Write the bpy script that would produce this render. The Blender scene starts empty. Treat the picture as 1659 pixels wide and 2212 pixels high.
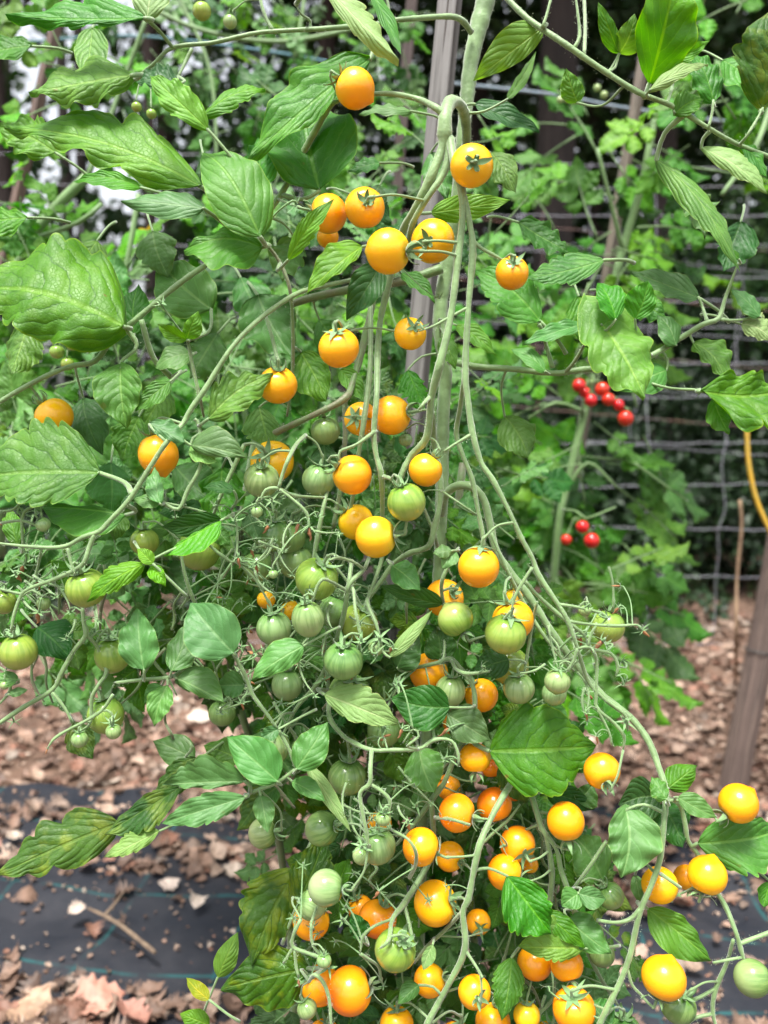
import bpy, math, random
import numpy as np
from mathutils import Vector, Matrix

sc = bpy.context.scene
rnd = random.Random(11)
npr = np.random.RandomState(5)
col = sc.collection

# ------------------------------------------------------------------ camera
PITCH = math.radians(8.0)
CAMZ = 0.95
FP = 1840.0                      # focal length in picture units (picture is 1659 x 2212 units)
CX, CY = 829.5, 1106.0
cam_d = bpy.data.cameras.new('camera')
cam = bpy.data.objects.new('camera', cam_d)
col.objects.link(cam)
cam.location = (0, 0, CAMZ)
cam.rotation_euler = (math.radians(90) - PITCH, 0, 0)
cam_d.sensor_fit = 'HORIZONTAL'
cam_d.sensor_width = 24.0
cam_d.lens = 24.0 * FP / 1659.0
cam_d.clip_start = 0.05
cam_d.clip_end = 300
cam_d.dof.use_dof = True
cam_d.dof.focus_distance = 0.60
cam_d.dof.aperture_fstop = 5.2
sc.camera = cam

# ------------------------------------------------------------------ sky and sun (bright overcast)
SUN_EL, SUN_AZ = math.radians(72), math.radians(200)      # azimuth measured clockwise from +Y: behind the camera, a little left
world = bpy.data.worlds.new('World')
sc.world = world
world.use_nodes = True
wn = world.node_tree.nodes
wl = world.node_tree.links
wn.clear()
sky = wn.new('ShaderNodeTexSky')
sky.sky_type = 'NISHITA'
sky.sun_disc = False
sky.sun_elevation = SUN_EL
sky.sun_rotation = SUN_AZ
sky.air_density = 1.0
sky.dust_density = 4.0
sky.ozone_density = 1.0
hs = wn.new('ShaderNodeHueSaturation')
hs.inputs['Saturation'].default_value = 0.24
bg = wn.new('ShaderNodeBackground')
bg.inputs['Strength'].default_value = 0.075
wo = wn.new('ShaderNodeOutputWorld')
wl.new(sky.outputs[0], hs.inputs['Color'])
wl.new(hs.outputs[0], bg.inputs['Color'])
wl.new(bg.outputs[0], wo.inputs['Surface'])

sun_d = bpy.data.lights.new('sun', 'SUN')
sun_d.energy = 1.5
sun_d.angle = math.radians(15)
sun_d.color = (1.0, 0.97, 0.92)
sun = bpy.data.objects.new('sun', sun_d)
col.objects.link(sun)
sdir = Vector((math.sin(SUN_AZ) * math.cos(SUN_EL), math.cos(SUN_AZ) * math.cos(SUN_EL), math.sin(SUN_EL)))
sun.rotation_euler = sdir.to_track_quat('Z', 'Y').to_euler()
sun.location = (0, 0, 10)

sc.view_settings.view_transform = 'Standard'
sc.view_settings.look = 'None'
sc.view_settings.gamma = 1.0
sc.view_settings.use_curve_mapping = False
sc.view_settings.exposure = 2.2
sc.render.engine = 'CYCLES'
sc.cycles.max_bounces = 7
sc.cycles.diffuse_bounces = 2
sc.cycles.glossy_bounces = 2
sc.cycles.transmission_bounces = 3
sc.cycles.use_denoising = True
sc.cycles.caustics_reflective = False
sc.cycles.caustics_refractive = False

# ------------------------------------------------------------------ geometry of the place, seen through the lens
RIGHT = Vector((1, 0, 0))
UP = Vector((0, math.sin(PITCH), math.cos(PITCH)))
FWD = Vector((0, math.cos(PITCH), -math.sin(PITCH)))
EYE = Vector((0, 0, CAMZ))

def ray(x, y):
    return RIGHT * ((x - CX) / FP) + UP * ((CY - y) / FP) + FWD

def PW(x, y, d):                 # point at distance d along the lens axis
    return EYE + ray(x, y) * d

def PG(x, y, z=0.0):             # point on the ground
    r = ray(x, y)
    return EYE + r * ((z - CAMZ) / r.z)

def PY(x, y, Y):                 # point on the upright plane at distance Y
    r = ray(x, y)
    return EYE + r * (Y / r.y)

D0 = 0.60
def PD(x, y, dd=0.0):            # foreground: depth offset in centimetres
    return PW(x, y, D0 + dd * 0.01)

# ------------------------------------------------------------------ materials
def newmat(name):
    m = bpy.data.materials.new(name)
    m.use_nodes = True
    nt = m.node_tree
    nt.nodes.clear()
    return m, nt.nodes, nt.links

def math_n(N, L, op, a, b=None, c=None):
    n = N.new('ShaderNodeMath')
    n.operation = op
    for i, v in enumerate((a, b, c)):
        if v is None:
            continue
        if isinstance(v, (int, float)):
            n.inputs[i].default_value = v
        else:
            L.new(v, n.inputs[i])
    return n.outputs[0]

def mixc(N, L, fac, a, b, blend='MIX'):
    n = N.new('ShaderNodeMix')
    n.data_type = 'RGBA'
    n.blend_type = blend
    for sock, v in ((n.inputs[0], fac), (n.inputs[6], a), (n.inputs[7], b)):
        if isinstance(v, (int, float)):
            sock.default_value = v
        elif isinstance(v, tuple):
            sock.default_value = (v[0], v[1], v[2], 1)
        else:
            L.new(v, sock)
    return n.outputs[2]

def smooth(N, L, v, a, b):
    n = N.new('ShaderNodeMapRange')
    n.interpolation_type = 'SMOOTHSTEP'
    L.new(v, n.inputs[0])
    n.inputs[1].default_value = a
    n.inputs[2].default_value = b
    return n.outputs[0]

def noise(N, L, scale, detail=3, vec=None, rough=0.5):
    n = N.new('ShaderNodeTexNoise')
    n.inputs['Scale'].default_value = scale
    n.inputs['Detail'].default_value = detail
    n.inputs['Roughness'].default_value = rough
    if vec is not None:
        L.new(vec, n.inputs['Vector'])
    return n

def leaf_mat(name, base, dark, vein, veinf=0.45, mottle=0.0, mcol=(0.18, 0.27, 0.04), rough=0.50, trans=0.34, nv=6.5, spots=0.25, bump=0.5, obj_rand=True):
    m, N, L = newmat(name)
    uv = N.new('ShaderNodeUVMap')
    sep = N.new('ShaderNodeSeparateXYZ')
    L.new(uv.outputs[0], sep.inputs[0])
    geo = N.new('ShaderNodeTexCoord')
    oi = N.new('ShaderNodeObjectInfo')
    gpos = N.new('ShaderNodeNewGeometry')
    u = sep.outputs[0]
    s = math_n(N, L, 'MULTIPLY', math_n(N, L, 'ABSOLUTE', math_n(N, L, 'SUBTRACT', sep.outputs[1], 0.5)), 2.0)
    n1 = noise(N, L, 45, 3, gpos.outputs['Position'])
    wob = math_n(N, L, 'MULTIPLY', math_n(N, L, 'SUBTRACT', n1.outputs[0], 0.5), 1.5)
    t = math_n(N, L, 'SUBTRACT', math_n(N, L, 'MULTIPLY', u, nv), math_n(N, L, 'MULTIPLY', math_n(N, L, 'POWER', s, 1.3), 2.7))
    t = math_n(N, L, 'ADD', t, wob)
    f = math_n(N, L, 'MULTIPLY', math_n(N, L, 'ABSOLUTE', math_n(N, L, 'SUBTRACT', math_n(N, L, 'FRACT', t), 0.5)), 2.0)
    lat = smooth(N, L, f, 0.84, 1.0)
    mid = smooth(N, L, s, 0.075, 0.02)
    # fine net of small veins
    vo = N.new('ShaderNodeTexVoronoi')
    vo.feature = 'DISTANCE_TO_EDGE'
    vo.inputs['Scale'].default_value = 330
    L.new(gpos.outputs['Position'], vo.inputs['Vector'])
    net = smooth(N, L, vo.outputs[0], 0.10, 0.0)
    vm = math_n(N, L, 'MAXIMUM', lat, mid)
    vall = math_n(N, L, 'MAXIMUM', vm, math_n(N, L, 'MULTIPLY', net, 0.10))
    n2 = noise(N, L, 22, 4, gpos.outputs['Position'], 0.6)
    c = mixc(N, L, smooth(N, L, n2.outputs[0], 0.35, 0.68), base, dark)
    if mottle > 0:
        n3 = noise(N, L, 65, 3, gpos.outputs['Position'], 0.5)
        mk = math_n(N, L, 'MULTIPLY', smooth(N, L, n3.outputs[0], 0.46, 0.66), math_n(N, L, 'SUBTRACT', 1.0, lat))
        c = mixc(N, L, math_n(N, L, 'MULTIPLY', mk, mottle), c, mcol)
    c = mixc(N, L, math_n(N, L, 'MULTIPLY', math_n(N, L, 'MAXIMUM', lat, math_n(N, L, 'MULTIPLY', net, .1)), veinf), c, vein)
    c = mixc(N, L, math_n(N, L, 'MULTIPLY', mid, .6), c, (base[0] * 1.7 + .03, base[1] * 1.35 + .03, base[2] * 1.8 + .01))
    rim = smooth(N, L, s, 0.955, 1.0)
    c = mixc(N, L, math_n(N, L, 'MULTIPLY', rim, 0.55), c, (base[0] * 2.2 + .05, base[1] * 1.5 + .03, base[2] * 1.6 + .01))
    n4 = noise(N, L, 75, 2, gpos.outputs['Position'])
    sp = smooth(N, L, n4.outputs[0], 0.745, 0.78)
    c = mixc(N, L, math_n(N, L, 'MULTIPLY', sp, spots), c, (0.20, 0.11, 0.04))
    h = N.new('ShaderNodeHueSaturation')
    L.new(c, h.inputs['Color'])
    r = oi.outputs['Random']
    L.new(math_n(N, L, 'MULTIPLY_ADD', r, 0.030, 0.478), h.inputs['Hue'])
    L.new(math_n(N, L, 'MULTIPLY_ADD', math_n(N, L, 'FRACT', math_n(N, L, 'MULTIPLY', r, 7.3)), 0.34, 0.85), h.inputs['Value'])
    L.new(math_n(N, L, 'MULTIPLY_ADD', math_n(N, L, 'FRACT', math_n(N, L, 'MULTIPLY', r, 3.1)), 0.20, 1.02), h.inputs['Saturation'])
    cc = h.outputs[0]
    p = N.new('ShaderNodeBsdfPrincipled')
    L.new(cc, p.inputs['Base Color'])
    rr = noise(N, L, 160, 2, gpos.outputs['Position'])
    L.new(math_n(N, L, 'MULTIPLY_ADD', rr.outputs[0], 0.22, rough - 0.1), p.inputs['Roughness'])
    p.inputs['Sheen Weight'].default_value = 0.05
    p.inputs['Specular IOR Level'].default_value = 0.46
    p.inputs['Sheen Roughness'].default_value = 0.4
    bh = math_n(N, L, 'ADD', math_n(N, L, 'MULTIPLY', math_n(N, L, 'POWER', f, 2.0), -0.55), math_n(N, L, 'MULTIPLY', net, -0.12))
    bh = math_n(N, L, 'ADD', bh, math_n(N, L, 'MULTIPLY', mid, -0.5))
    b = N.new('ShaderNodeBump')
    b.inputs['Strength'].default_value = bump
    b.inputs['Distance'].default_value = 0.0018
    L.new(bh, b.inputs['Height'])
    L.new(b.outputs[0], p.inputs['Normal'])
    tr = N.new('ShaderNodeBsdfTranslucent')
    tc = mixc(N, L, 1.0, cc, (1.6, 1.6, 0.5), 'MULTIPLY')
    L.new(tc, tr.inputs['Color'])
    mx = N.new('ShaderNodeMixShader')
    mx.inputs[0].default_value = trans
    L.new(p.outputs[0], mx.inputs[1])
    L.new(tr.outputs[0], mx.inputs[2])
    o = N.new('ShaderNodeOutputMaterial')
    L.new(mx.outputs[0], o.inputs['Surface'])
    return m

M = {}
M['g'] = leaf_mat('leaf_green', (0.076, 0.235, 0.033), (0.040, 0.154, 0.018), (0.120, 0.279, 0.059))
M['l'] = leaf_mat('leaf_light_green', (0.124, 0.325, 0.039), (0.068, 0.225, 0.023), (0.183, 0.370, 0.085), trans=.35)
M['b'] = leaf_mat('leaf_blue_green', (0.088, 0.215, 0.062), (0.058, 0.155, 0.040), (0.120, 0.299, 0.098), nv=5.0, bump=.3, trans=.22)
M['d'] = leaf_mat('leaf_dark_green', (0.036, 0.121, 0.027), (0.022, 0.085, 0.017), (0.072, 0.180, 0.053), nv=6)
M['y'] = leaf_mat('leaf_mottled', (0.052, 0.149, 0.020), (0.028, 0.099, 0.015), (0.036, 0.104, 0.020), mottle=.7, nv=6, spots=.8, bump=.7)
M['m'] = leaf_mat('leaf_half_mottled', (0.104, 0.279, 0.045), (0.052, 0.180, 0.023), (0.040, 0.135, 0.021), veinf=.75, mottle=.22, mcol=(0.192, 0.379, 0.065), nv=6.5, spots=.6, bump=.6)
M['p'] = leaf_mat('leaf_pale_underside', (0.216, 0.361, 0.130), (0.160, 0.299, 0.091), (0.287, 0.424, 0.175), trans=.25, rough=.55)
M['w'] = leaf_mat('leaf_yellowed', (0.400, 0.380, 0.060), (0.175, 0.253, 0.033), (0.160, 0.235, 0.039), spots=1.0)

def plain_mat(name, c1, c2, scale=30, rough=0.5, sheen=0.0, bump=0.0, bscale=200, sub=0.0, stretch=None, detail=4):
    m, N, L = newmat(name)
    tc = N.new('ShaderNodeTexCoord')
    vec = tc.outputs['Object']
    if stretch:
        mp = N.new('ShaderNodeMapping')
        mp.inputs['Scale'].default_value = stretch
        L.new(vec, mp.inputs['Vector'])
        vec = mp.outputs[0]
    n = noise(N, L, scale, detail, vec, 0.6)
    c = mixc(N, L, smooth(N, L, n.outputs[0], 0.3, 0.7), c1, c2)
    p = N.new('ShaderNodeBsdfPrincipled')
    L.new(c, p.inputs['Base Color'])
    p.inputs['Roughness'].default_value = rough
    p.inputs['Sheen Weight'].default_value = sheen
    if sub:
        p.inputs['Subsurface Weight'].default_value = sub
        p.inputs['Subsurface Radius'].default_value = (0.004, 0.004, 0.002)
        p.inputs['Subsurface Scale'].default_value = 1.0
    if bump:
        nb = noise(N, L, bscale, 4, vec)
        b = N.new('ShaderNodeBump')
        b.inputs['Strength'].default_value = bump
        b.inputs['Distance'].default_value = 0.002
        L.new(nb.outputs[0], b.inputs['Height'])
        L.new(b.outputs[0], p.inputs['Normal'])
    o = N.new('ShaderNodeOutputMaterial')
    L.new(p.outputs[0], o.inputs['Surface'])
    return m

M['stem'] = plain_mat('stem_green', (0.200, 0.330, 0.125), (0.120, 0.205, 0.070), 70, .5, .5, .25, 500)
M['stem2'] = plain_mat('stem_brownish', (0.115, 0.215, 0.060), (0.130, 0.130, 0.065), 60, .5, .4, .25, 500)  # second stem colour, duller green mixed with brownish olive
M['calyx'] = plain_mat('calyx_green', (0.100, 0.220, 0.065), (0.170, 0.300, 0.110), 60, .5, .4, .2, 600)
M['dry'] = plain_mat('dried_flower', (0.42, 0.20, 0.08), (0.25, 0.12, 0.06), 200, .8)
M['bgstem'] = plain_mat('neighbour_stem', (0.150, 0.260, 0.090), (0.110, 0.200, 0.065), 30, .55, .2)
M['flower'] = plain_mat('yellow_petal', (0.85, 0.60, 0.03), (0.80, 0.50, 0.02), 30, .6)

def tomato_mat(name, cols, rough=0.24, sss=0.15, rad=(0.006, 0.003, 0.001), green=None, vary=0.03):
    # cols: shoulder, middle, blossom end; green: (stripe colour, pale colour)
    m, N, L = newmat(name)
    tc = N.new('ShaderNodeTexCoord')
    nz = N.new('ShaderNodeVectorMath')
    nz.operation = 'NORMALIZE'
    L.new(tc.outputs['Object'], nz.inputs[0])
    sp = N.new('ShaderNodeSeparateXYZ')
    L.new(nz.outputs[0], sp.inputs[0])
    oi = N.new('ShaderNodeObjectInfo')
    add = N.new('ShaderNodeVectorMath')
    add.operation = 'ADD'
    L.new(nz.outputs[0], add.inputs[0])
    L.new(math_n(N, L, 'MULTIPLY', oi.outputs['Random'], 37.0), add.inputs[1])
    z = sp.outputs[2]
    n0 = noise(N, L, 1.6, 2, add.outputs[0])
    zz = math_n(N, L, 'ADD', z, math_n(N, L, 'MULTIPLY', math_n(N, L, 'SUBTRACT', n0.outputs[0], 0.5), 0.5))
    c = mixc(N, L, smooth(N, L, zz, -0.9, 0.35), cols[2], cols[1])
    c = mixc(N, L, smooth(N, L, zz, 0.45, 1.05), c, cols[0])
    if green:
        at = math_n(N, L, 'ARCTAN2', sp.outputs[1], sp.outputs[0])
        cv = N.new('ShaderNodeCombineXYZ')
        L.new(math_n(N, L, 'COSINE', at), cv.inputs[0])
        L.new(math_n(N, L, 'SINE', at), cv.inputs[1])
        L.new(math_n(N, L, 'MULTIPLY_ADD', z, 0.16, math_n(N, L, 'MULTIPLY', oi.outputs['Random'], 9.0)), cv.inputs[2])
        st = noise(N, L, 4.2, 3, cv.outputs[0], 0.55)
        sm = smooth(N, L, st.outputs[0], 0.43, 0.62)
        sm = math_n(N, L, 'MULTIPLY', sm, smooth(N, L, z, -0.85, 0.45))
        c = mixc(N, L, math_n(N, L, 'MULTIPLY', sm, 0.5), c, green[0])
    h = N.new('ShaderNodeHueSaturation')
    L.new(c, h.inputs['Color'])
    L.new(math_n(N, L, 'MULTIPLY_ADD', oi.outputs['Random'], vary, 0.5 - vary / 2), h.inputs['Hue'])
    p = N.new('ShaderNodeBsdfPrincipled')
    L.new(h.outputs[0], p.inputs['Base Color'])
    nr = noise(N, L, 3.0, 4, add.outputs[0])
    L.new(math_n(N, L, 'MULTIPLY_ADD', nr.outputs[0], 0.12, rough - 0.06), p.inputs['Roughness'])
    p.inputs['Specular IOR Level'].default_value = 0.55
    p.inputs['Subsurface Weight'].default_value = sss
    p.inputs['Subsurface Radius'].default_value = rad
    p.inputs['Subsurface Scale'].default_value = 1.0
    nb = noise(N, L, 7.0, 3, add.outputs[0])
    b = N.new('ShaderNodeBump')
    b.inputs['Strength'].default_value = 0.06
    b.inputs['Distance'].default_value = 0.002
    L.new(nb.outputs[0], b.inputs['Height'])
    L.new(b.outputs[0], p.inputs['Normal'])
    o = N.new('ShaderNodeOutputMaterial')
    L.new(p.outputs[0], o.inputs['Surface'])
    return m

TM = {
    'O': tomato_mat('ripe_orange', ((0.93, 0.45, 0.012), (0.94, 0.37, 0.005), (0.91, 0.28, 0.004))),
    'A': tomato_mat('ripe_golden', ((0.93, 0.52, 0.015), (0.95, 0.47, 0.008), (0.93, 0.39, 0.006))),
    'Y': tomato_mat('ripe_yellow', ((0.78, 0.58, 0.03), (0.90, 0.52, 0.012), (0.90, 0.42, 0.010))),
    'G': tomato_mat('unripe_green', ((0.14, 0.26, 0.06), (0.27, 0.39, 0.15), (0.34, 0.43, 0.20)), .16, .2, (0.003, 0.004, 0.002), ((0.085, 0.19, 0.045),), .03),
    'D': tomato_mat('unripe_dark_green', ((0.09, 0.20, 0.04), (0.19, 0.32, 0.095), (0.27, 0.38, 0.15)), .16, .2, (0.003, 0.004, 0.002), ((0.05, 0.14, 0.03),), .03),
    'L': tomato_mat('turning_yellow_green', ((0.13, 0.25, 0.03), (0.25, 0.37, 0.06), (0.36, 0.42, 0.11)), .16, .2, (0.005, 0.005, 0.002), ((0.11, 0.24, 0.025),), .03),
    'R': tomato_mat('ripe_red', ((0.50, 0.03, 0.015), (0.55, 0.022, 0.014), (0.52, 0.02, 0.012)), .2, .15, vary=.01),
}

# ------------------------------------------------------------------ object helpers
def tag(o, label=None, cat=None, group=None, kind=None):
    if label: o['label'] = label
    if cat: o['category'] = cat
    if group: o['group'] = group
    if kind: o['kind'] = kind
    return o

def empty(name, loc):
    o = bpy.data.objects.new(name, None)
    o.location = loc
    o.empty_display_size = 0.05
    col.objects.link(o)
    return o

def mesh_obj(name, V, F, mats, parent=None, uvs=None, matidx=None, smooth_=True, loc=None, colors=None):
    me = bpy.data.meshes.new(name)
    me.from_pydata([tuple(v) for v in V], [], F)
    if not isinstance(mats, (list, tuple)):
        mats = [mats]
    for mm in mats:
        me.materials.append(mm)
    if uvs is not None:
        ul = me.uv_layers.new(name='UVMap')
        li = np.zeros(len(me.loops), dtype=np.int32)
        me.loops.foreach_get('vertex_index', li)
        ul.data.foreach_set('uv', np.asarray(uvs, dtype=np.float32)[li].ravel())
    if matidx is not None:
        me.polygons.foreach_set('material_index', np.asarray(matidx, dtype=np.int32))
    if smooth_:
        me.polygons.foreach_set('use_smooth', [True] * len(me.polygons))
    if colors is not None:
        a = me.color_attributes.new('tint', 'FLOAT_COLOR', 'POINT')
        a.data.foreach_set('color', np.asarray(colors, dtype=np.float32).ravel())
    me.update()
    o = bpy.data.objects.new(name, me)
    col.objects.link(o)
    if parent is not None:
        o.parent = parent
        o.matrix_parent_inverse = Matrix.Translation(-Vector(WLOC.get(parent.name, (0, 0, 0))))
    return o

WLOC = {}
def root_empty(name, loc):
    o = empty(name, loc)
    WLOC[o.name] = tuple(loc)
    return o

def child(o, parent):
    o.parent = parent
    wm = Matrix.Translation(Vector(WLOC.get(parent.name, (0, 0, 0)))) if parent.name in WLOC else WMAT.get(parent.name, Matrix.Identity(4))
    o.matrix_parent_inverse = wm.inverted()
WMAT = {}

def spline(pts, step):
    # pts: list of (Vector, r) -> catmull-rom resample
    P = [Vector(p[0]) for p in pts]
    R = [p[1] for p in pts]
    if len(P) == 2:
        P = [P[0], (P[0] + P[1]) / 2, P[1]]
        R = [R[0], (R[0] + R[1]) / 2, R[1]]
    out = []
    n = len(P)
    for i in range(n - 1):
        p0 = P[i - 1] if i > 0 else P[0] * 2 - P[1]
        p1, p2 = P[i], P[i + 1]
        p3 = P[i + 2] if i + 2 < n else P[-1] * 2 - P[-2]
        k = max(1, int(math.ceil((p2 - p1).length / step)))
        for j in range(k):
            t = j / k
            q = 0.5 * ((2 * p1) + (p2 - p0) * t + (2 * p0 - 5 * p1 + 4 * p2 - p3) * t * t + (3 * p1 - p0 - 3 * p2 + p3) * t ** 3)
            out.append((q, R[i] * (1 - t) + R[i + 1] * t))
    out.append((P[-1], R[-1]))
    return out

def tube_geo(pts, sides=10, step=0.006, lump=0.0, V=None, F=None, cap=True):
    S = spline(pts, step)
    V = [] if V is None else V
    F = [] if F is None else F
    b0 = len(V)
    t = (S[1][0] - S[0][0]).normalized()
    a = t.orthogonal().normalized()
    n = len(S)
    for i, (p, r) in enumerate(S):
        tn = (S[min(i + 1, n - 1)][0] - S[max(i - 1, 0)][0])
        if tn.length < 1e-9: tn = t
        tn = tn.normalized()
        a = (a - tn * a.dot(tn))
        if a.length < 1e-6: a = tn.orthogonal()
        a.normalize()
        b = tn.cross(a)
        rr = r * (1 + (rnd.uniform(-lump, lump) if lump else 0))
        for k in range(sides):
            th = 2 * math.pi * k / sides
            V.append(p + (a * math.cos(th) + b * math.sin(th)) * rr)
    for i in range(n - 1):
        for k in range(sides):
            k2 = (k + 1) % sides
            F.append((b0 + i * sides + k, b0 + i * sides + k2, b0 + (i + 1) * sides + k2, b0 + (i + 1) * sides + k))
    if cap:
        F.append(tuple(b0 + k for k in range(sides))[::-1])
        F.append(tuple(b0 + (n - 1) * sides + k for k in range(sides)))
    return V, F, S

# ------------------------------------------------------------------ leaf geometry
def leaf_geo(B, T, Lv, Rv, Nn, kind='o', seed=0, bend=0.0, curl=0.0, nu=None, nv=5, heart=0.0, side=0.0, quilt=1.0, V=None, F=None, UV=None):
    r = random.Random(seed)
    V = [] if V is None else V
    F = [] if F is None else F
    UV = [] if UV is None else UV
    b0 = len(V)
    if nu is None:
        nu = {'o': 28, 's': 56, 'l': 60}[kind]
    ax = T - B
    ln = ax.length
    sd = Lv.normalized()
    wmean = (Lv.length + Rv.length) / 2
    pk = {'o': .36, 's': .36, 'l': .34}[kind] + r.uniform(-.03, .03)
    nt = {'o': 4, 's': 8, 'l': 9}[kind]
    amp = {'o': 0.035, 's': 0.10, 'l': 0.12}[kind] * r.uniform(.8, 1.2)
    ph = [r.uniform(0, 1), r.uniform(0, 1)]
    rip = r.uniform(0.06, .20)
    if side == 0.0: side = r.uniform(-.16, .16)
    tipc = r.uniform(-.5, .9)
    rf = [r.uniform(4, 8), r.uniform(4, 8)]
    nvein = 6.2
    for i in range(nu + 1):
        u = i / nu
        # outline
        if u < pk:
            h = math.sqrt(max(0, 1 - ((pk - u) / pk) ** 2)) ** 0.9
        else:
            q = (u - pk) / (1 - pk)
            h = (1 - q ** 1.95) * (1 - .10 * q)
        h = max(h, 0.012)
        c = B + ax * u + sd * (side * wmean * math.sin(math.pi * u)) + Nn * (bend * ln * 4 * u * (1 - u) * .25)
        for j in range(-nv, nv + 1):
            s = j / nv
            a = abs(s)
            k = 0 if s < 0 else 1
            x = u * nt * (1 if kind != 's' else 1) + ph[k]
            fr = x - math.floor(x)
            fr = (fr + .18 * math.sin(x * 1.7 + seed)) % 1.0
            tooth = (fr ** 0.8 if fr < .75 else (1 - fr) / .25 * .8) - .5
            env = min(1, u * 5) * min(1, (1 - u) * 4)
            lf = 1.0
            if kind != 'o':
                nl_, A_ = ((5, .26), (3.2, .50))[kind == 'l']
                ww = u + .10 * math.sin(u * 7 + seed + k)
                lf = abs(math.sin(math.pi * (ww * nl_ + ph[k]))) ** .55
                A_ *= (.75 + .5 * ((seed * (k + 3) * 7) % 10) / 10) * min(1, u * 3.5) * (1 - .35 * u)
                hh = h * (1 - A_ * (1 - lf) * a ** 1.5 + amp * .45 * tooth * env * a * a)
            else:
                hh = h * (1 + amp * tooth * env * a * a)
            vec = Lv if s < 0 else Rv
            p = c + vec * (a * hh)
            # teeth and veins sweep towards the tip, heart shaped base sweeps back
            p = p + ax * (0.10 * a * a * h * (1 - u) * (1 + .6 * lf if kind != 'o' else .6) - heart * a * (1 - u) ** 5)
            q2 = u * nvein - a ** 1.3 * 2.7
            f = abs((q2 - math.floor(q2)) - .5) * 2
            dn = quilt * wmean * (.05 if kind == 'o' else .085) * (1 - f * f) * min(1, a * 4) * (1 - .5 * a)
            dn += -curl * wmean * a ** 2.4 * (0.6 + 0.4 * math.sin(u * 5 + seed))
            dn += -tipc * wmean * .5 * max(0, u - .6) ** 1.5
            dn += rip * wmean * a ** 1.5 * math.sin(rf[k] * u * 2 * math.pi * .5 + ph[k] * 6)
            p = p + Nn * dn
            V.append(p)
            UV.append((u, .5 + .5 * s))
    w = 2 * nv + 1
    for i in range(nu):
        for j in range(2 * nv):
            F.append((b0 + i * w + j, b0 + i * w + j + 1, b0 + (i + 1) * w + j + 1, b0 + (i + 1) * w + j))
    return V, F, UV

STEM_PTS = []        # sampled points of all stems (x, y, Vector)

def make_leaf(parent, bx, by, tx, ty, wl_, wr_, dd=0.0, kind='o', mat='g', tilt=None, fold=None, bend=None, curl=None, heart=0.0, side=0.0, pet=True, label=None, seed=None):
    seed = int(bx * 7 + by * 13 + tx) if seed is None else seed
    r = random.Random(seed)
    tilt = r.uniform(.25, .7) if tilt is None else tilt
    fold = r.uniform(-.35, .6) if fold is None else fold
    bend = r.uniform(-.1, .6) if bend is None else bend
    curl = r.uniform(.02, .2) if curl is None else curl
    d = D0 + dd * .01
    k = d / FP
    cy = (by + ty) / 2
    def dep(y):
        v = (cy - y) * tilt
        return max(-75, min(75, v))
    B = PW(bx, by, d + dep(by) * k)
    T = PW(tx, ty, d + dep(ty) * k)
    dx, dy = tx - bx, ty - by
    n = math.hypot(dx, dy)
    lx, ly = dy / n, -dx / n            # left of travel, on the picture
    def sv(w, sg):
        vx, vy = lx * sg * w, ly * sg * w
        dz = max(-60, min(60, -vy * tilt)) - fold * w
        return (RIGHT * vx + UP * (-vy) + FWD * dz) * k
    Lv, Rv = sv(wl_ * 1.06, 1), sv(wr_ * 1.06, -1)
    Nn = (T - B).cross(Lv - Rv).normalized()
    if Nn.dot(FWD) > 0: Nn = -Nn
    V, F, UV = leaf_geo(B, T, Lv, Rv, Nn, kind, seed, bend, curl, heart=heart, side=side)
    o = mesh_obj('leaf', V, F, M[mat], parent, uvs=UV)
    if label: o['label'] = label
    # leaf stalk
    if pet and STEM_PTS:
        best, bd = None, 1e9
        for (x, y, p, rr) in STEM_PTS:
            dist = math.hypot(x - bx, y - by)
            back = ((x - bx) * dx + (y - by) * dy) / n
            sc_ = dist + max(0, back) * 1.2 + abs((p - B).length) * 700
            if sc_ < bd: bd, best = sc_, p
        A = B
        out = (B - T).normalized()
        if best is None or (best - B).length > 0.055 or (best - B).length < 0.004:
            E = B + out * .028 + Vector((0, .012, -.006))
        else:
            E = best
        mid = (A * .55 + E * .45) + out * (A - E).length * .18
        rad = max(.0009, min(.0017, n * k * .022))
        V2, F2, _ = tube_geo([(A + (T - B) * .02, rad * .7), (A, rad), (mid, rad), (E, rad * 1.3)], 6, .006)
        s_ = mesh_obj('leaf_stalk', V2, F2, M['stem'], None)
        child(s_, o)
    return o

# ------------------------------------------------------------------ fruit
def sphere_mesh(name, mat, nip, squash, seed):
    r = random.Random(seed)
    nu_, nv_ = 36, 26
    V, F = [], []
    for i in range(1, nv_):
        th = math.pi * i / nv_
        z = math.cos(th)
        for j in range(nu_):
            ph = 2 * math.pi * j / nu_
            rr = math.sin(th)
            lob = 1 + .010 * math.sin(ph * 2 + seed) + .006 * math.sin(ph * 5 + seed * 2)
            zz = z * squash
            if z > .86: zz -= (z - .86) * .75 * squash
            if nip and z < -.93: zz -= ((-.93 - z) / .07) ** 1.5 * .11
            V.append((rr * lob * math.cos(ph), rr * lob * math.sin(ph), zz))
    top = len(V); V.append((0, 0, squash * .895))
    bot = len(V); V.append((0, 0, -squash * (1) - (.15 if nip else 0)))
    for i in range(nv_ - 2):
        for j in range(nu_):
            j2 = (j + 1) % nu_
            F.append((i * nu_ + j, (i + 1) * nu_ + j, (i + 1) * nu_ + j2, i * nu_ + j2))
    for j in range(nu_):
        j2 = (j + 1) % nu_
        F.append((top, j, j2))
        F.append((bot, (nv_ - 2) * nu_ + j2, (nv_ - 2) * nu_ + j))
    me = bpy.data.meshes.new(name)
    me.from_pydata(V, [], F)
    me.materials.append(mat)
    me.polygons.foreach_set('use_smooth', [True] * len(me.polygons))
    return me

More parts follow.
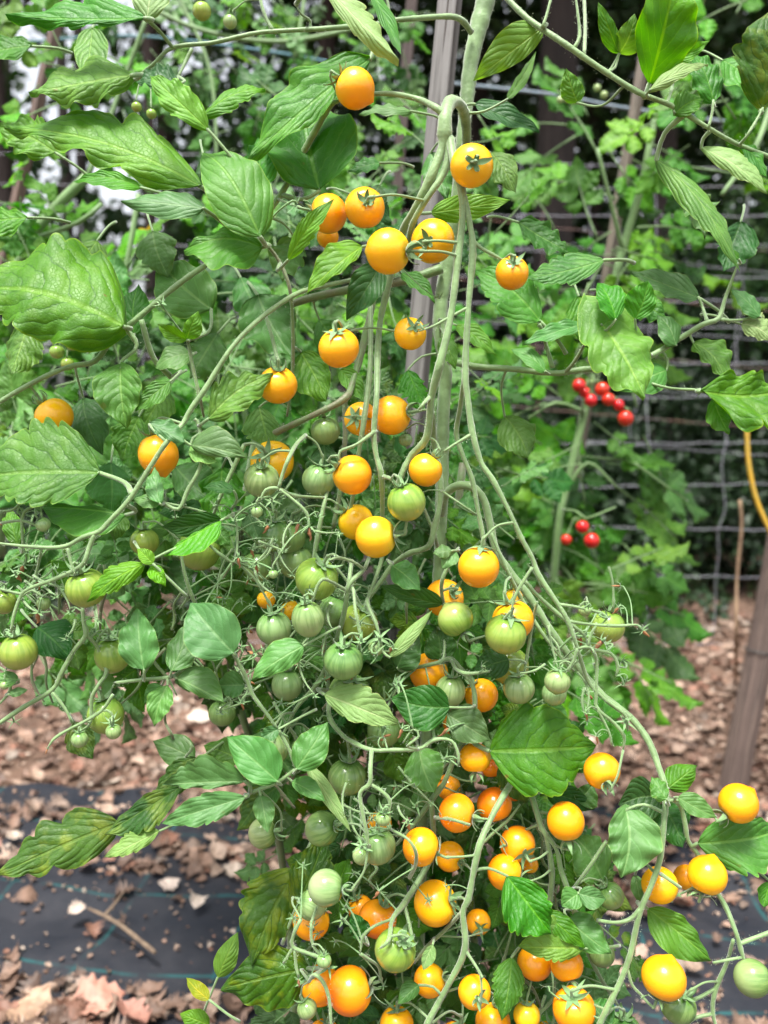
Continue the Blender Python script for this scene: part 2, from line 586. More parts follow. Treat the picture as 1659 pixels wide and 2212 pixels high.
def calyx_geo(seed, R=1.0, length=.8, openness=None, n=None):
    # five narrow sepals in the fruit's own space, z towards the stalk
    r = random.Random(seed)
    n = n or r.choice([5, 5, 5, 6])
    op = r.uniform(.15, 1.1) if openness is None else openness
    V, F = [], []
    a0 = r.uniform(0, 6.28)
    for i in range(n):
        a = a0 + 2 * math.pi * (i + r.uniform(-.12, .12)) / n
        L_ = length * r.uniform(.75, 1.2) * R
        lift = op + r.uniform(-.3, .35)
        d = Vector((math.cos(a), math.sin(a), 0))
        t = Vector((-math.sin(a), math.cos(a), 0))
        seg = 8
        b0 = len(V)
        w0 = .135 * R * r.uniform(.8, 1.15)
        sw = r.uniform(-.25, .25)
        p = Vector((0, 0, .90 * R)) + d * (.03 * R)
        ang = .0 + lift * .15
        for k in range(seg + 1):
            u = k / seg
            w = w0 * (.75 + .9 * u if u < .3 else 1.02 * (1 - (u - .3) / .7) ** .8 + .03)
            nn = Vector((0, 0, 1)) * math.cos(ang) - d * math.sin(ang)
            V.append(p + t * w + nn * (.03 * R))
            V.append(p - nn * (.004 * R))
            V.append(p - t * w + nn * (.03 * R))
            ang += (lift * 1.25) / seg * (1.6 if u > .2 else .6) - (.10 if lift < .2 else 0)
            p = p + (d * math.cos(ang) + Vector((0, 0, 1)) * math.sin(ang) + t * sw * u) * (L_ / seg)
            # keep out of the flesh
            if p.length < 1.0 * R + .02 * R and p.z < .9 * R:
                p = p.normalized() * (1.03 * R)
        for k in range(seg):
            for m_ in range(2):
                F.append((b0 + k * 3 + m_, b0 + k * 3 + m_ + 1, b0 + (k + 1) * 3 + m_ + 1, b0 + (k + 1) * 3 + m_))
    # hub
    tube_geo([(Vector((0, 0, .87 * R)), .13 * R), (Vector((0, 0, .95 * R)), .12 * R), (Vector((0, 0, 1.05 * R)), .07 * R)], 8, .05 * R, V=V, F=F)
    return V, F

MESHES = {}
LABEL = {'A': 'ripe golden orange cherry tomato', 'O': 'ripe orange cherry tomato', 'Y': 'ripe golden yellow cherry tomato', 'G': 'unripe pale green tomato with darker stripes',
         'D': 'unripe dark green striped tomato', 'L': 'yellow green tomato starting to ripen', 'R': 'small bright red currant tomato'}
def make_tomato(parent, x, y, r, colr, cx, cy, cz, dd=0.0, nip=False, squash=1.0, D=None, pedicel=True, target=None, sepal=None, openness=None):
    d = D if D is not None else D0 + dd * .01
    R = r * d / FP
    C = PW(x, y, d)
    nrm = (RIGHT * cx - UP * cy - FWD * cz).normalized()
    seed = int(x * 3 + y)
    q = nrm.to_track_quat('Z', 'Y')
    key = (colr, nip, round(squash, 2), seed % 3)
    if key not in MESHES:
        MESHES[key] = sphere_mesh('tomato', TM[colr], nip, squash, seed % 3)
    o = bpy.data.objects.new('tomato', MESHES[key])
    col.objects.link(o)
    o.parent = parent
    o.matrix_parent_inverse = Matrix.Translation(-Vector(WLOC[parent.name]))
    mt = Matrix.Translation(C) @ q.to_matrix().to_4x4() @ Matrix.Rotation(seed % 7, 4, 'Z') @ Matrix.Scale(R, 4)
    o.matrix_basis = mt
    o['label'] = LABEL[colr]
    if r > 9:
        V, F = calyx_geo(seed, 1.0, sepal or rnd.uniform(.75, 1.1), openness)
        V = [Vector((v[0], v[1], v[2] * 1.0 + (squash - 1) * .9)) for v in V]
        c = mesh_obj('calyx', V, F, M['calyx'])
        c.parent = o
    if pedicel:
        top = C + nrm * R * (squash * .9 + .1)
        n1 = top + nrm * max(R * .45, .003)
        E = None
        if target is not None:
            E = target
        else:
            bd = 1e9
            for (sx, sy, p, rr) in STEM_PTS:
                dist = (p - n1).length + max(0, (n1.z - p.z)) * .8 + max(0, -(p - n1).normalized().dot(nrm)) * .01
                if dist < bd: bd, E = dist, p
            if E is None or (E - n1).length > .06:
                E = n1 + nrm * .008 + Vector((rnd.uniform(-.006, .006), .010, .018))
        mid = n1 * .55 + E * .45 + nrm * (E - n1).length * .12 + Vector((0, 0, .001))
        rad = max(.0006, min(.0011, R * .066))
        inv = mt.inverted()
        V2, F2, _ = tube_geo([(top - nrm * R * .04, rad * 1.1), (n1, rad * 1.05), (n1 + (mid - n1) * .12, rad * 1.55), (n1 + (mid - n1) * .25, rad), (mid, rad * .9), (E, rad * 1.15)], 7, .003)
        V2 = [inv @ v for v in V2]
        s_ = mesh_obj('stalk', V2, F2, M['stem'])
        s_.parent = o
    return o

# ------------------------------------------------------------------ stems
HAIRS = []
def make_stem(parent, name, pts, mat='stem', sides=12, hairs=True, reg=True, lump=.07):
    # pts: (x, y, radius in picture units, depth offset)
    P = []
    for (x, y, r, dd) in pts:
        d = D0 + dd * .01
        P.append((PW(x, y, d), r * (.92 if name == 'main_stem' else .76) * d / FP))
    if name != 'main_stem' and len(P) > 3 and pts[-1][2] < 6: P[-1] = (P[-1][0], P[-1][1] * .65)
    P = [(p, r * (1.22 if (0 < i < len(P) - 1 and i % 2 == 0 and name == 'truss_stalk') else 1.0)) for i, (p, r) in enumerate(P)]
    V, F, S = tube_geo(P, sides, .004, lump)
    o = mesh_obj(name, V, F, M[mat], parent)
    for (p, r) in S:
        if reg:
            q = p - EYE
            z = q.dot(FWD)
            STEM_PTS.append((CX + q.dot(RIGHT) / z * FP, CY - q.dot(UP) / z * FP, p, r))
        if hairs:
            HAIRS.append((p, r))
    return o

# ================================================================== GROUND
def soil_material():
    m, N, L = newmat('soil')
    g = N.new('ShaderNodeNewGeometry')
    n1 = noise(N, L, 9, 6, g.outputs['Position'], .65)
    n2 = noise(N, L, 60, 5, g.outputs['Position'], .7)
    c = mixc(N, L, smooth(N, L, n1.outputs[0], .3, .7), (0.075, 0.045, 0.030), (0.16, 0.095, 0.062))
    c = mixc(N, L, smooth(N, L, n2.outputs[0], .45, .7), c, (0.20, 0.115, 0.08))
    p = N.new('ShaderNodeBsdfPrincipled')
    L.new(c, p.inputs['Base Color'])
    p.inputs['Roughness'].default_value = .95
    b = N.new('ShaderNodeBump')
    b.inputs['Strength'].default_value = .8
    b.inputs['Distance'].default_value = .02
    L.new(n2.outputs[0], b.inputs['Height'])
    L.new(b.outputs[0], p.inputs['Normal'])
    o = N.new('ShaderNodeOutputMaterial')
    L.new(p.outputs[0], o.inputs['Surface'])
    return m

def grid_sheet(name, x0, x1, y0, y1, nx, ny, hf, mat, edge=None):
    V, F = [], []
    for j in range(ny + 1):
        for i in range(nx + 1):
            x = x0 + (x1 - x0) * i / nx
            y = y0 + (y1 - y0) * j / ny
            if edge: x, y = edge(x, y, i / nx, j / ny)
            V.append((x, y, hf(x, y)))
    for j in range(ny):
        for i in range(nx):
            a = j * (nx + 1) + i
            F.append((a, a + 1, a + nx + 2, a + nx + 1))
    return mesh_obj(name, V, F, mat)

def gh(x, y):
    return 0.012 * math.sin(x * 2.1 + 1) * math.sin(y * 1.7) - .012
g = grid_sheet('ground', -140, 140, -60, 180, 60, 60, lambda x, y: -.03, soil_material())
tag(g, kind='structure')
g2 = grid_sheet('garden_soil', -4, 4, .2, 5.5, 60, 50, gh, bpy.data.materials['soil'])
tag(g2, kind='structure')

# black weed-barrier fabric with woven teal guide lines
def fabric_material():
    m, N, L = newmat('weed_barrier_fabric')
    g = N.new('ShaderNodeNewGeometry')
    sp = N.new('ShaderNodeSeparateXYZ')
    mp = N.new('ShaderNodeMapping')
    mp.inputs['Rotation'].default_value = (0, 0, math.radians(7))
    nw = noise(N, L, 3.0, 2, g.outputs['Position'])
    vm = N.new('ShaderNodeVectorMath'); vm.operation = 'MULTIPLY_ADD'
    L.new(nw.outputs['Color'], vm.inputs[0]); vm.inputs[1].default_value = (.07, .07, .07)
    L.new(g.outputs['Position'], vm.inputs[2])
    L.new(vm.outputs[0], mp.inputs['Vector'])
    L.new(mp.outputs[0], sp.inputs[0])
    def lines(v, per, off, w):
        f = math_n(N, L, 'FRACT', math_n(N, L, 'ADD', math_n(N, L, 'DIVIDE', v, per), off))
        a = math_n(N, L, 'ABSOLUTE', math_n(N, L, 'SUBTRACT', f, .5))
        return smooth(N, L, a, w / per, w / per * .5)
    a = lines(sp.outputs[0], .235, .18, .0042)
    b = lines(sp.outputs[1], .205, .30, .0042)
    k = math_n(N, L, 'MAXIMUM', a, b)
    dn = noise(N, L, 14, 4, g.outputs['Position'], .6)
    k = math_n(N, L, 'MULTIPLY', k, smooth(N, L, dn.outputs[0], .35, .6))
    d2 = noise(N, L, 5, 6, g.outputs['Position'], .7)
    d3 = noise(N, L, 380, 3, g.outputs['Position'], .7)
    c = mixc(N, L, smooth(N, L, d2.outputs[0], .35, .75), (0.011, 0.014, 0.021), (0.034, 0.035, 0.042))
    c = mixc(N, L, math_n(N, L, 'MULTIPLY', smooth(N, L, d3.outputs[0], .55, .75), .35), c, (0.13, 0.095, 0.075))
    c = mixc(N, L, math_n(N, L, 'MULTIPLY', k, .42), c, (0.010, 0.15, 0.15))
    p = N.new('ShaderNodeBsdfPrincipled')
    L.new(c, p.inputs['Base Color'])
    p.inputs['Roughness'].default_value = .55
    p.inputs['Specular IOR Level'].default_value = .35
    bb = N.new('ShaderNodeBump')
    bb.inputs['Strength'].default_value = .3
    bb.inputs['Distance'].default_value = .002
    L.new(d3.outputs[0], bb.inputs['Height'])
    L.new(bb.outputs[0], p.inputs['Normal'])
    o = N.new('ShaderNodeOutputMaterial')
    L.new(p.outputs[0], o.inputs['Surface'])
    return m

def fh(x, y):
    return .010 + .010 * math.sin(x * 5.3 + y * 3) * math.sin(y * 7.1 + 1.2) + .005 * math.sin(x * 17 + y * 9) + .004 * math.sin(y * 31 + x * 4)
def fedge(x, y, u, v):
    if v > .97: y += .03 * math.sin(x * 6) + .015 * math.sin(x * 21)
    return x, y
fab = grid_sheet('weed_fabric', -2.2, 2.2, .35, 1.90, 150, 70, fh, fabric_material(), fedge)
tag(fab, kind='structure')

# ------------------------------------------------------------------ fallen oak leaves
def litter_material():
    m, N, L = newmat('fallen_leaf')
    at = N.new('ShaderNodeAttribute')
    at.attribute_name = 'tint'
    g = N.new('ShaderNodeNewGeometry')
    n = noise(N, L, 90, 4, g.outputs['Position'], .6)
    c = mixc(N, L, math_n(N, L, 'MULTIPLY', smooth(N, L, n.outputs[0], .4, .7), .45), at.outputs['Color'], (0.10, 0.055, 0.035))
    p = N.new('ShaderNodeBsdfPrincipled')
    L.new(c, p.inputs['Base Color'])
    p.inputs['Roughness'].default_value = .6
    tr = N.new('ShaderNodeBsdfTranslucent')
    L.new(c, tr.inputs['Color'])
    mx = N.new('ShaderNodeMixShader')
    mx.inputs[0].default_value = .15
    L.new(p.outputs[0], mx.inputs[1]); L.new(tr.outputs[0], mx.inputs[2])
    o = N.new('ShaderNodeOutputMaterial')
    L.new(mx.outputs[0], o.inputs['Surface'])
    return m
LIT = litter_material()
LCOL = [(0.25, 0.160, 0.115), (0.17, 0.105, 0.075), (0.31, 0.220, 0.165), (0.11, 0.068, 0.050), (0.23, 0.115, 0.078), (0.42, 0.345, 0.28), (0.17, 0.125, 0.098), (0.35, 0.255, 0.195)]

def oak_template(seed, lobed=True):
    r = random.Random(seed)
    n = 11
    V, F = [], []
    cu, cv = r.uniform(-1.6, 1.6), r.uniform(-1.2, 1.2)
    for i in range(n + 1):
        u = i / n
        base = math.sin(math.pi * min(1, u * 1.03)) ** .7
        w = base * (.30 + (.20 if i % 2 else -.10) * (1 if lobed else .15)) * r.uniform(.85, 1.15) + .01
        for s in (-1, -.5, 0, .5, 1):
            ww = w * s
            z = cu * (u - .5) ** 2 * .5 + cv * (abs(s) * w) ** 2 * 1.6 + .05 * math.sin(u * 9 + s * 3 + seed)
            V.append((u - .5 + (.07 if i % 2 and abs(s) == 1 else 0), ww, z))
    for i in range(n):
        for j in range(4):
            a = i * 5 + j
            F.append((a, a + 1, a + 6, a + 5))
    return np.array(V), np.array(F)
OAKS = [oak_template(k, k % 3 != 0) for k in range(9)]

def scatter_litter(n, pos_fn, smin, smax, lift, name, tiltmax=.38, label=None):
    Vs, Fs, Cs = [], [], []
    off = 0
    for i in range(n):
        p = pos_fn(i)
        if p is None: continue
        T, Fq = OAKS[rnd.randrange(len(OAKS))]
        s = smin + (smax - smin) * rnd.random() ** 1.3
        R = (Matrix.Rotation(rnd.uniform(0, 6.28), 3, 'Z') @ Matrix.Rotation(rnd.uniform(-tiltmax, tiltmax), 3, 'X') @ Matrix.Rotation(rnd.uniform(-tiltmax, tiltmax), 3, 'Y'))
        A = np.array(R) * s
        V = T @ A.T + np.array([p[0], p[1], p[2] + rnd.uniform(0, lift) + s * .08])
        Vs.append(V); Fs.append(Fq + off); off += len(V)
        c = np.array(LCOL[min(7, int(abs(rnd.gauss(0, 3.2))))]) * rnd.uniform(.65, 1.5)
        Cs.append(np.tile(np.append(c, 1), (len(V), 1)))
    V = np.vstack(Vs); F = np.vstack(Fs); C = np.vstack(Cs)
    o = mesh_obj(name, V, F.tolist(), LIT, colors=C)
    return o

# where the drifts lie (ground seen through the lens), the fabric stays bare between them
def ground_xy(x, y):
    p = PG(x, y)
    return p.x, p.y
bare = []     # bare fabric ellipses in picture units: cx, cy, rx, ry
BARE = [(120, 2000, 560, 92), (40, 1735, 230, 34), (430, 1815, 300, 28), (900, 2010, 420, 90), (1560, 2060, 330, 95), (1290, 2120, 200, 110), (430, 2090, 330, 62), (60, 2085, 260, 40), (1500, 2170, 300, 70)]
def litpos(i):
    for _ in range(8):
        X, Y = rnd.uniform(-1.7, 1.9), rnd.uniform(.95, 3.6) if rnd.random() < .8 else rnd.uniform(.95, 1.9)
        q = Vector((X, Y, 0)) - EYE
        z = q.dot(FWD)
        px, py = CX + q.dot(RIGHT) / z * FP, CY - q.dot(UP) / z * FP
        keep = 1.0
        if Y < 1.90:
            for (a, b, c, d) in BARE:
                e = ((px - a) / c) ** 2 + ((py - b) / d) ** 2 + rnd.uniform(-.25, .25)
                if e < 1: keep = min(keep, .02 if a < 800 else .09)
        if rnd.random() < keep:
            return (X, Y, fh(X, Y) if Y < 1.9 else gh(X, Y))
    return None
lit = scatter_litter(12500, litpos, .014, .056, .018, 'leaf_litter')
lit2 = scatter_litter(7000, lambda i: (lambda X, Y: (X * 1.0, Y, gh(X, Y) if Y > 1.9 or abs(X) > 2.2 else fh(X, Y)))(rnd.choice([-1, 1]) * rnd.uniform(1.7, 4.2), rnd.uniform(.9, 3.6)), .03, .07, .03, 'leaf_litter')
tag(lit2, 'dry oak leaves carpeting the ground to both sides of the plants', 'leaf litter', kind='stuff')
tag(lit, 'carpet of dry brown and pinkish oak leaves on the garden ground', 'leaf litter', kind='stuff')
crumb = scatter_litter(9000, lambda i: (lambda X, Y: (X, Y, (fh(X, Y) if Y < 1.9 else gh(X, Y)) + .002))(rnd.uniform(-1.8, 2.0), 0.95 + 2.6 * rnd.random() ** 1.4), .004, .014, .004, 'leaf_crumbs', .5)
tag(crumb, 'fine crumbs of dry leaf and bark sprinkled on soil and fabric', 'debris', kind='stuff')

def big_leaf(x, y, size, rot, tint, label, seed, cat='leaf'):
    T, Fq = oak_template(seed, True)
    p = PG(x, y, .03)
    A = np.array(Matrix.Rotation(rot, 3, 'Z') @ Matrix.Rotation(.35, 3, 'X')) * size
    V = T @ A.T
    o = mesh_obj('fallen_oak_leaf', V, Fq.tolist(), LIT, colors=np.tile(np.append(np.array(tint), 1), (len(V), 1)))
    o.location = p
    tag(o, label, cat, 'fallen oak leaves lying on the black fabric')
    sub = o.modifiers.new('sub', 'SUBSURF'); sub.levels = 2; sub.render_levels = 2
    return o
big_leaf(205, 2155, .085, .4, (.50, .26, .19), 'large reddish oak leaf with pointed lobes at the near edge of the fabric', 21)
big_leaf(60, 2180, .080, 1.2, (.46, .30, .20), 'big curled tan oak leaf in the lower left corner', 22)
big_leaf(285, 2200, .070, 2.4, (.40, .20, .15), 'brown oak leaf just right of the large reddish one', 23)
big_leaf(165, 1965, .035, .9, (.62, .50, .42), 'small pale oak leaf caught at the upper end of the twig', 24)
big_leaf(425, 1945, .042, 1.6, (.66, .55, .46), 'pale upright oak leaf on the drift left of the plant', 25)
big_leaf(365, 1905, .040, .2, (.64, .52, .44), 'white looking curled leaf on the drift behind the twig', 26)
big_leaf(430, 1550, .075, .1, (.70, .60, .50), 'pale cream dead leaf lying on the litter behind the green leaves', 27)
big_leaf(1385, 2050, .035, .7, (.55, .36, .28), 'small pinkish leaf on the fabric left of the nipple tipped tomato', 28)
big_leaf(1480, 1930, .034, 2.2, (.60, .44, .30), 'tan leaf at the edge of the right fabric patch', 29)
big_leaf(1330, 1965, .034, 3.0, (.58, .42, .34), 'small leaf beside the green tomato near the right fabric', 31)

tw = []
for (x, y, r) in ((190, 1962, .0022), (225, 1978, .0034), (262, 2000, .0038), (300, 2030, .0042), (335, 2058, .0036)):
    tw.append((PG(x, y, .035), r))
V, F, _ = tube_geo(tw, 8, .01, .15)
t_ = mesh_obj('twig', V, F, plain_mat('twig_bark', (.21, .15, .10), (.13, .09, .065), 60, .9, 0, .5))
V, F, _ = tube_geo([(PG(225, 1978, .035), .003), (PG(250, 1950, .05), .0026), (PG(268, 1925, .07), .0015)], 6, .01, .1)
tb = mesh_obj('side_twig', V, F, bpy.data.materials['twig_bark'])
tb.parent = t_
tag(t_, 'broken brown twig lying across the black fabric', 'twig')

# ================================================================== STAKES, POST, FENCE
def wood_mat(name, c1, c2, crack=(0.05, 0.04, 0.035), scale=18):
    m, N, L = newmat(name)
    tc = N.new('ShaderNodeTexCoord')
    mp = N.new('ShaderNodeMapping')
    mp.inputs['Scale'].default_value = (1, 1, .035)
    L.new(tc.outputs['Object'], mp.inputs['Vector'])
    n = noise(N, L, scale * 9, 5, mp.outputs[0], .65)
    n2 = noise(N, L, scale * .5, 4, tc.outputs['Object'], .6)
    c = mixc(N, L, smooth(N, L, n.outputs[0], .35, .65), c1, c2)
    c = mixc(N, L, math_n(N, L, 'MULTIPLY', smooth(N, L, n2.outputs[0], .4, .7), .4), c, tuple(v * .6 for v in c2))
    mp2 = N.new('ShaderNodeMapping')
    mp2.inputs['Scale'].default_value = (1, 1, .02)
    L.new(tc.outputs['Object'], mp2.inputs['Vector'])
    n3 = noise(N, L, scale * 14, 2, mp2.outputs[0])
    ck = smooth(N, L, n3.outputs[0], .61, .66)
    c = mixc(N, L, ck, c, crack)
    p = N.new('ShaderNodeBsdfPrincipled')
    L.new(c, p.inputs['Base Color'])
    p.inputs['Roughness'].default_value = .85
    b = N.new('ShaderNodeBump')
    b.inputs['Strength'].default_value = .5
    b.inputs['Distance'].default_value = .003
    L.new(math_n(N, L, 'SUBTRACT', n.outputs[0], ck), b.inputs['Height'])
    L.new(b.outputs[0], p.inputs['Normal'])
    o = N.new('ShaderNodeOutputMaterial')
    L.new(p.outputs[0], o.inputs['Surface'])
    return m
W_GREY = wood_mat('weathered_grey_wood', (.20, .192, .185), (.11, .105, .10))
W_BROWN = wood_mat('old_brown_wood', (.16, .115, .095), (.095, .065, .055))
W_PALE = wood_mat('pale_stake_wood', (.21, .175, .14), (.12, .10, .08))

def prism(name, a, b, wa, wb, mat, rot=0.4, sides=4, bev=.12, parent=None, squarish=True):
    # a tapering squared post from a (foot) to b (top)
    a, b = Vector(a), Vector(b)
    ax = (b - a)
    L_ = ax.length
    prof = []
    if squarish:
        for (sx, sy) in ((1, 1), (-1, 1), (-1, -1), (1, -1)):
            for q in ((sx, sy * (1 - bev)), (sx * (1 - bev), sy)) if sx * sy < 0 else ((sx * (1 - bev), sy), (sx, sy * (1 - bev))):
                prof.append(q)
        prof.sort(key=lambda q: math.atan2(q[1], q[0]))
    else:
        prof = [(math.cos(i * math.pi / 10) * (1 + .04 * math.sin(i * 3)), math.sin(i * math.pi / 10) * (1 + .04 * math.cos(i * 2))) for i in range(20)]
    n = len(prof)
    seg = 24
    V, F = [], []
    for i in range(seg + 1):
        u = i / seg
        w = wa * (1 - u) + wb * u
        wx, wy = .0025 * math.sin(u * 9 + a.x * 9), .0025 * math.cos(u * 7)
        for (px, py) in prof:
            c, s = math.cos(rot), math.sin(rot)
            V.append(Vector(((px * c - py * s) * w + wx, (px * s + py * c) * w + wy, u * L_)))
    for i in range(seg):
        for k in range(n):
            k2 = (k + 1) % n
            F.append((i * n + k, i * n + k2, (i + 1) * n + k2, (i + 1) * n + k))
    F.append(tuple(range(n))[::-1]); F.append(tuple(seg * n + k for k in range(n)))
    o = mesh_obj(name, V, F, mat, smooth_=not squarish)
    o.location = a
    o.rotation_mode = 'QUATERNION'
    o.rotation_quaternion = ax.to_track_quat('Z', 'Y')
    return o

def foot(p_top, p_mid):          # extend a stake down to the ground
    d = p_mid - p_top
    return p_mid + d * ((p_mid.z + .02) / -d.z)

# central weathered stake right behind the vine
a_, b_ = PY(980, 0, .86), PY(894, 850, .83)
stk = prism('wooden_stake', foot(a_, b_), a_ + (a_ - b_) * .35, .0098, .0092, W_GREY, rot=.5)
tag(stk, 'weathered grey squared stake directly behind the hanging tomato trusses', 'stake')
# right leaning post with its dark tie
p1, p2 = PG(1583, 1722, -.02), PY(1693, 1119, 2.0)
post = prism('wooden_post', p1, p2 + (p2 - p1) * .8, .031, .029, W_BROWN, rot=.75, bev=.5)
tag(post, 'thick dark brown post leaning at the right edge with a dark wire tied round it', 'post')
tie_c = p1 + (p2 - p1) * .53
axp = (p2 - p1).normalized()
ring = []
for i in range(17):
    th = i / 16 * 2 * math.pi
    e1 = axp.orthogonal().normalized(); e2 = axp.cross(e1)
    ring.append((tie_c + (e1 * math.cos(th) + e2 * math.sin(th)) * .036, .0016))
V, F, _ = tube_geo(ring, 6, .01)
rg = mesh_obj('wire_tie', V, F, plain_mat('dark_wire', (.02, .03, .03), (.03, .04, .04), 30, .5))
rg.parent = post
rg.matrix_parent_inverse = (Matrix.Translation(post.location) @ post.rotation_quaternion.to_matrix().to_4x4()).inverted()
# brown stake upper left
a_, b_ = PY(128, 40, 1.55), PY(45, 400, 1.5)
s1 = prism('wooden_stake', foot(a_, b_), a_ + (a_ - b_) * .5, .0085, .0075, wood_mat('reddish_stake_wood', (.15, .10, .08), (.09, .06, .05)), rot=.3)
tag(s1, 'reddish brown leaning stake among the blurred plants at the upper left edge', 'stake')
a_, b_ = PY(1392, 130, 1.68), PY(1322, 540, 1.66)
s2 = prism('wooden_stake', foot(a_, b_), a_ + (a_ - b_) * .9, .0090, .0080, W_PALE, rot=.4)
tag(s2, 'pale leaning stake behind the upper right branch in front of the wire fence', 'stake')
a_, b_ = PY(868, 300, 1.9), PY(860, 400, 1.9)
s3 = prism('wooden_stake', foot(a_, b_), a_ + (a_ - b_) * 3.5, .011, .010, wood_mat('plum_stake_wood', (.12, .09, .085), (.08, .06, .055)), rot=.2)
tag(s3, 'thin purplish stake seen between leaves just left of the grey stake', 'stake')

# wire fences
WIRE = plain_mat('galvanised_wire', (.36, .37, .42), (.27, .27, .31), 9, .45)
RUST = plain_mat('rusty_wire', (.30, .15, .11), (.22, .20, .21), 6, .7)
def fence(name, Y0, yaw, x0, x1, zs, xstep, wob, label, rust, rad=.0013, ox=0.0, sag=.015, zoff=None):
    root = root_empty(name, (0, Y0, 0))
    tag(root, label, 'wire fence')
    r = random.Random(len(name) + int(Y0 * 10))
    def P(x, z, k=0.0):
        return Vector((x, Y0 + math.tan(yaw) * x + .01 * math.sin(x * 5 + z * 9) + k, z))
    for i, z in enumerate(zs):
        pts = []
        n = int((x1 - x0) / .09)
        ph = r.uniform(0, 6)
        for k in range(n + 1):
            x = x0 + (x1 - x0) * k / n
            pts.append((P(x, z + sag * math.sin(x * 1.3 + ph) + .003 * math.sin(x * 30 + ph) + (zoff(x, z) if zoff else 0)), rad))
        V, F, _ = tube_geo(pts, 6, .1)
        mesh_obj('line_wire', V, F, RUST if (rust and i % 2) else WIRE, root)
    x = x0 + ox
    while x < x1:
        pts = []
        off = 0
        zz = sorted(zs)
        for a, b in zip(zz[:-1], zz[1:]):
            o0 = off
            off = off + r.uniform(-.012, .012)
            bul = r.uniform(-wob, wob)
            pts.append((P(x + o0, a + (zoff(x, a) if zoff else 0), .004), rad))
            pts.append((P(x + (o0 + off) / 2 + bul, (a + b) / 2 + (zoff(x, (a + b) / 2) if zoff else 0), .004), rad))
        pts.append((P(x + off, zz[-1], .004), rad))
        V, F, _ = tube_geo(pts, 6, .04)
        mesh_obj('stay_wire', V, F, RUST if (rust and r.random() < .5) else WIRE, root)
        x += xstep
    return root
zA = []
for yy in (1392, 1252, 1150, 1055, 950, 852, 775, 700, 645, 588, 528, 455, 400, 348):
    zA.append(PY(1480, yy, 3.10).z)
fence("wire_fence", 3.10, .03, -3.2, 2.9, zA, .26, .016, 'galvanised field fence of crossing grey wires running behind the plants on the right', False, .0014, ox=.03)
zB = [0.80 + .13 * i for i in range(8)]
fence("wire_fence", 3.75, -.06, -.3, 3.2, zB, .42, .03, 'older sagging rusty fence a little farther back by the dark trunks', True, .0013, ox=.11, sag=.02, zoff=lambda x, z: -.10 * x * (.3 + z * .4))
V, F, _ = tube_geo([(PY(930, 175, 2.2), .004), (PY(1200, 205, 2.2), .004), (PY(1330, 230, 2.2), .004), (PY(1560, 262, 2.2), .004), (PY(1800, 290, 2.2), .004)], 8, .05)
rp = mesh_obj('blue_rope', V, F, plain_mat('blue_grey_rope', (.17, .24, .29), (.25, .30, .34), 50, .7))
tag(rp, 'blue grey line stretched level behind the upper right branch', 'rope')
V, F, _ = tube_geo([(PY(60, 90, 2.2), .003), (PY(300, 78, 2.2), .003), (PY(640, 120, 2.2), .003), (PY(760, 150, 2.2), .003)], 8, .05)
rp = mesh_obj('teal_cord', V, F, plain_mat('teal_cord', (.08, .22, .26), (.12, .26, .30), 50, .7))
tag(rp, 'thin teal cord stretched behind the upper left leaves', 'rope')

# yellow hose arc at the right
hp = [(1611, 895), (1613, 930), (1617, 1000), (1631, 1070), (1655, 1130), (1700, 1215), (1760, 1290)]
pts = [(PY(x, y, 1.9), .0052) for x, y in hp]
last = pts[-1][0]
pts.append((Vector((last.x + .12, 1.88, last.z * .5)), .0048)); pts.append((Vector((last.x + .18, 1.84, .006)), .0048))
V, F, _ = tube_geo(pts, 10, .02)
ho = mesh_obj('garden_hose', V, F, plain_mat('yellow_hose', (.70, .42, .04), (.60, .40, .07), 25, .45))
tag(ho, 'yellow hose arcing down behind the big leaf at the right edge', 'hose')
V, F, _ = tube_geo([(PY(1598, 1080, 2.2), .004), (PY(1602, 1140, 2.2), .0045), (PY(1592, 1250, 2.2), .004), (PY(1590, 1400, 2.2), .005), (PG(1588, 1470), .005)], 7, .03, .1)
ds = mesh_obj('dry_stalk', V, F, plain_mat('dry_stalk', (.30, .20, .12), (.22, .14, .09), 25, .9))
tag(ds, 'dry tan stalk standing against the fence left of the brown post', 'stalk')

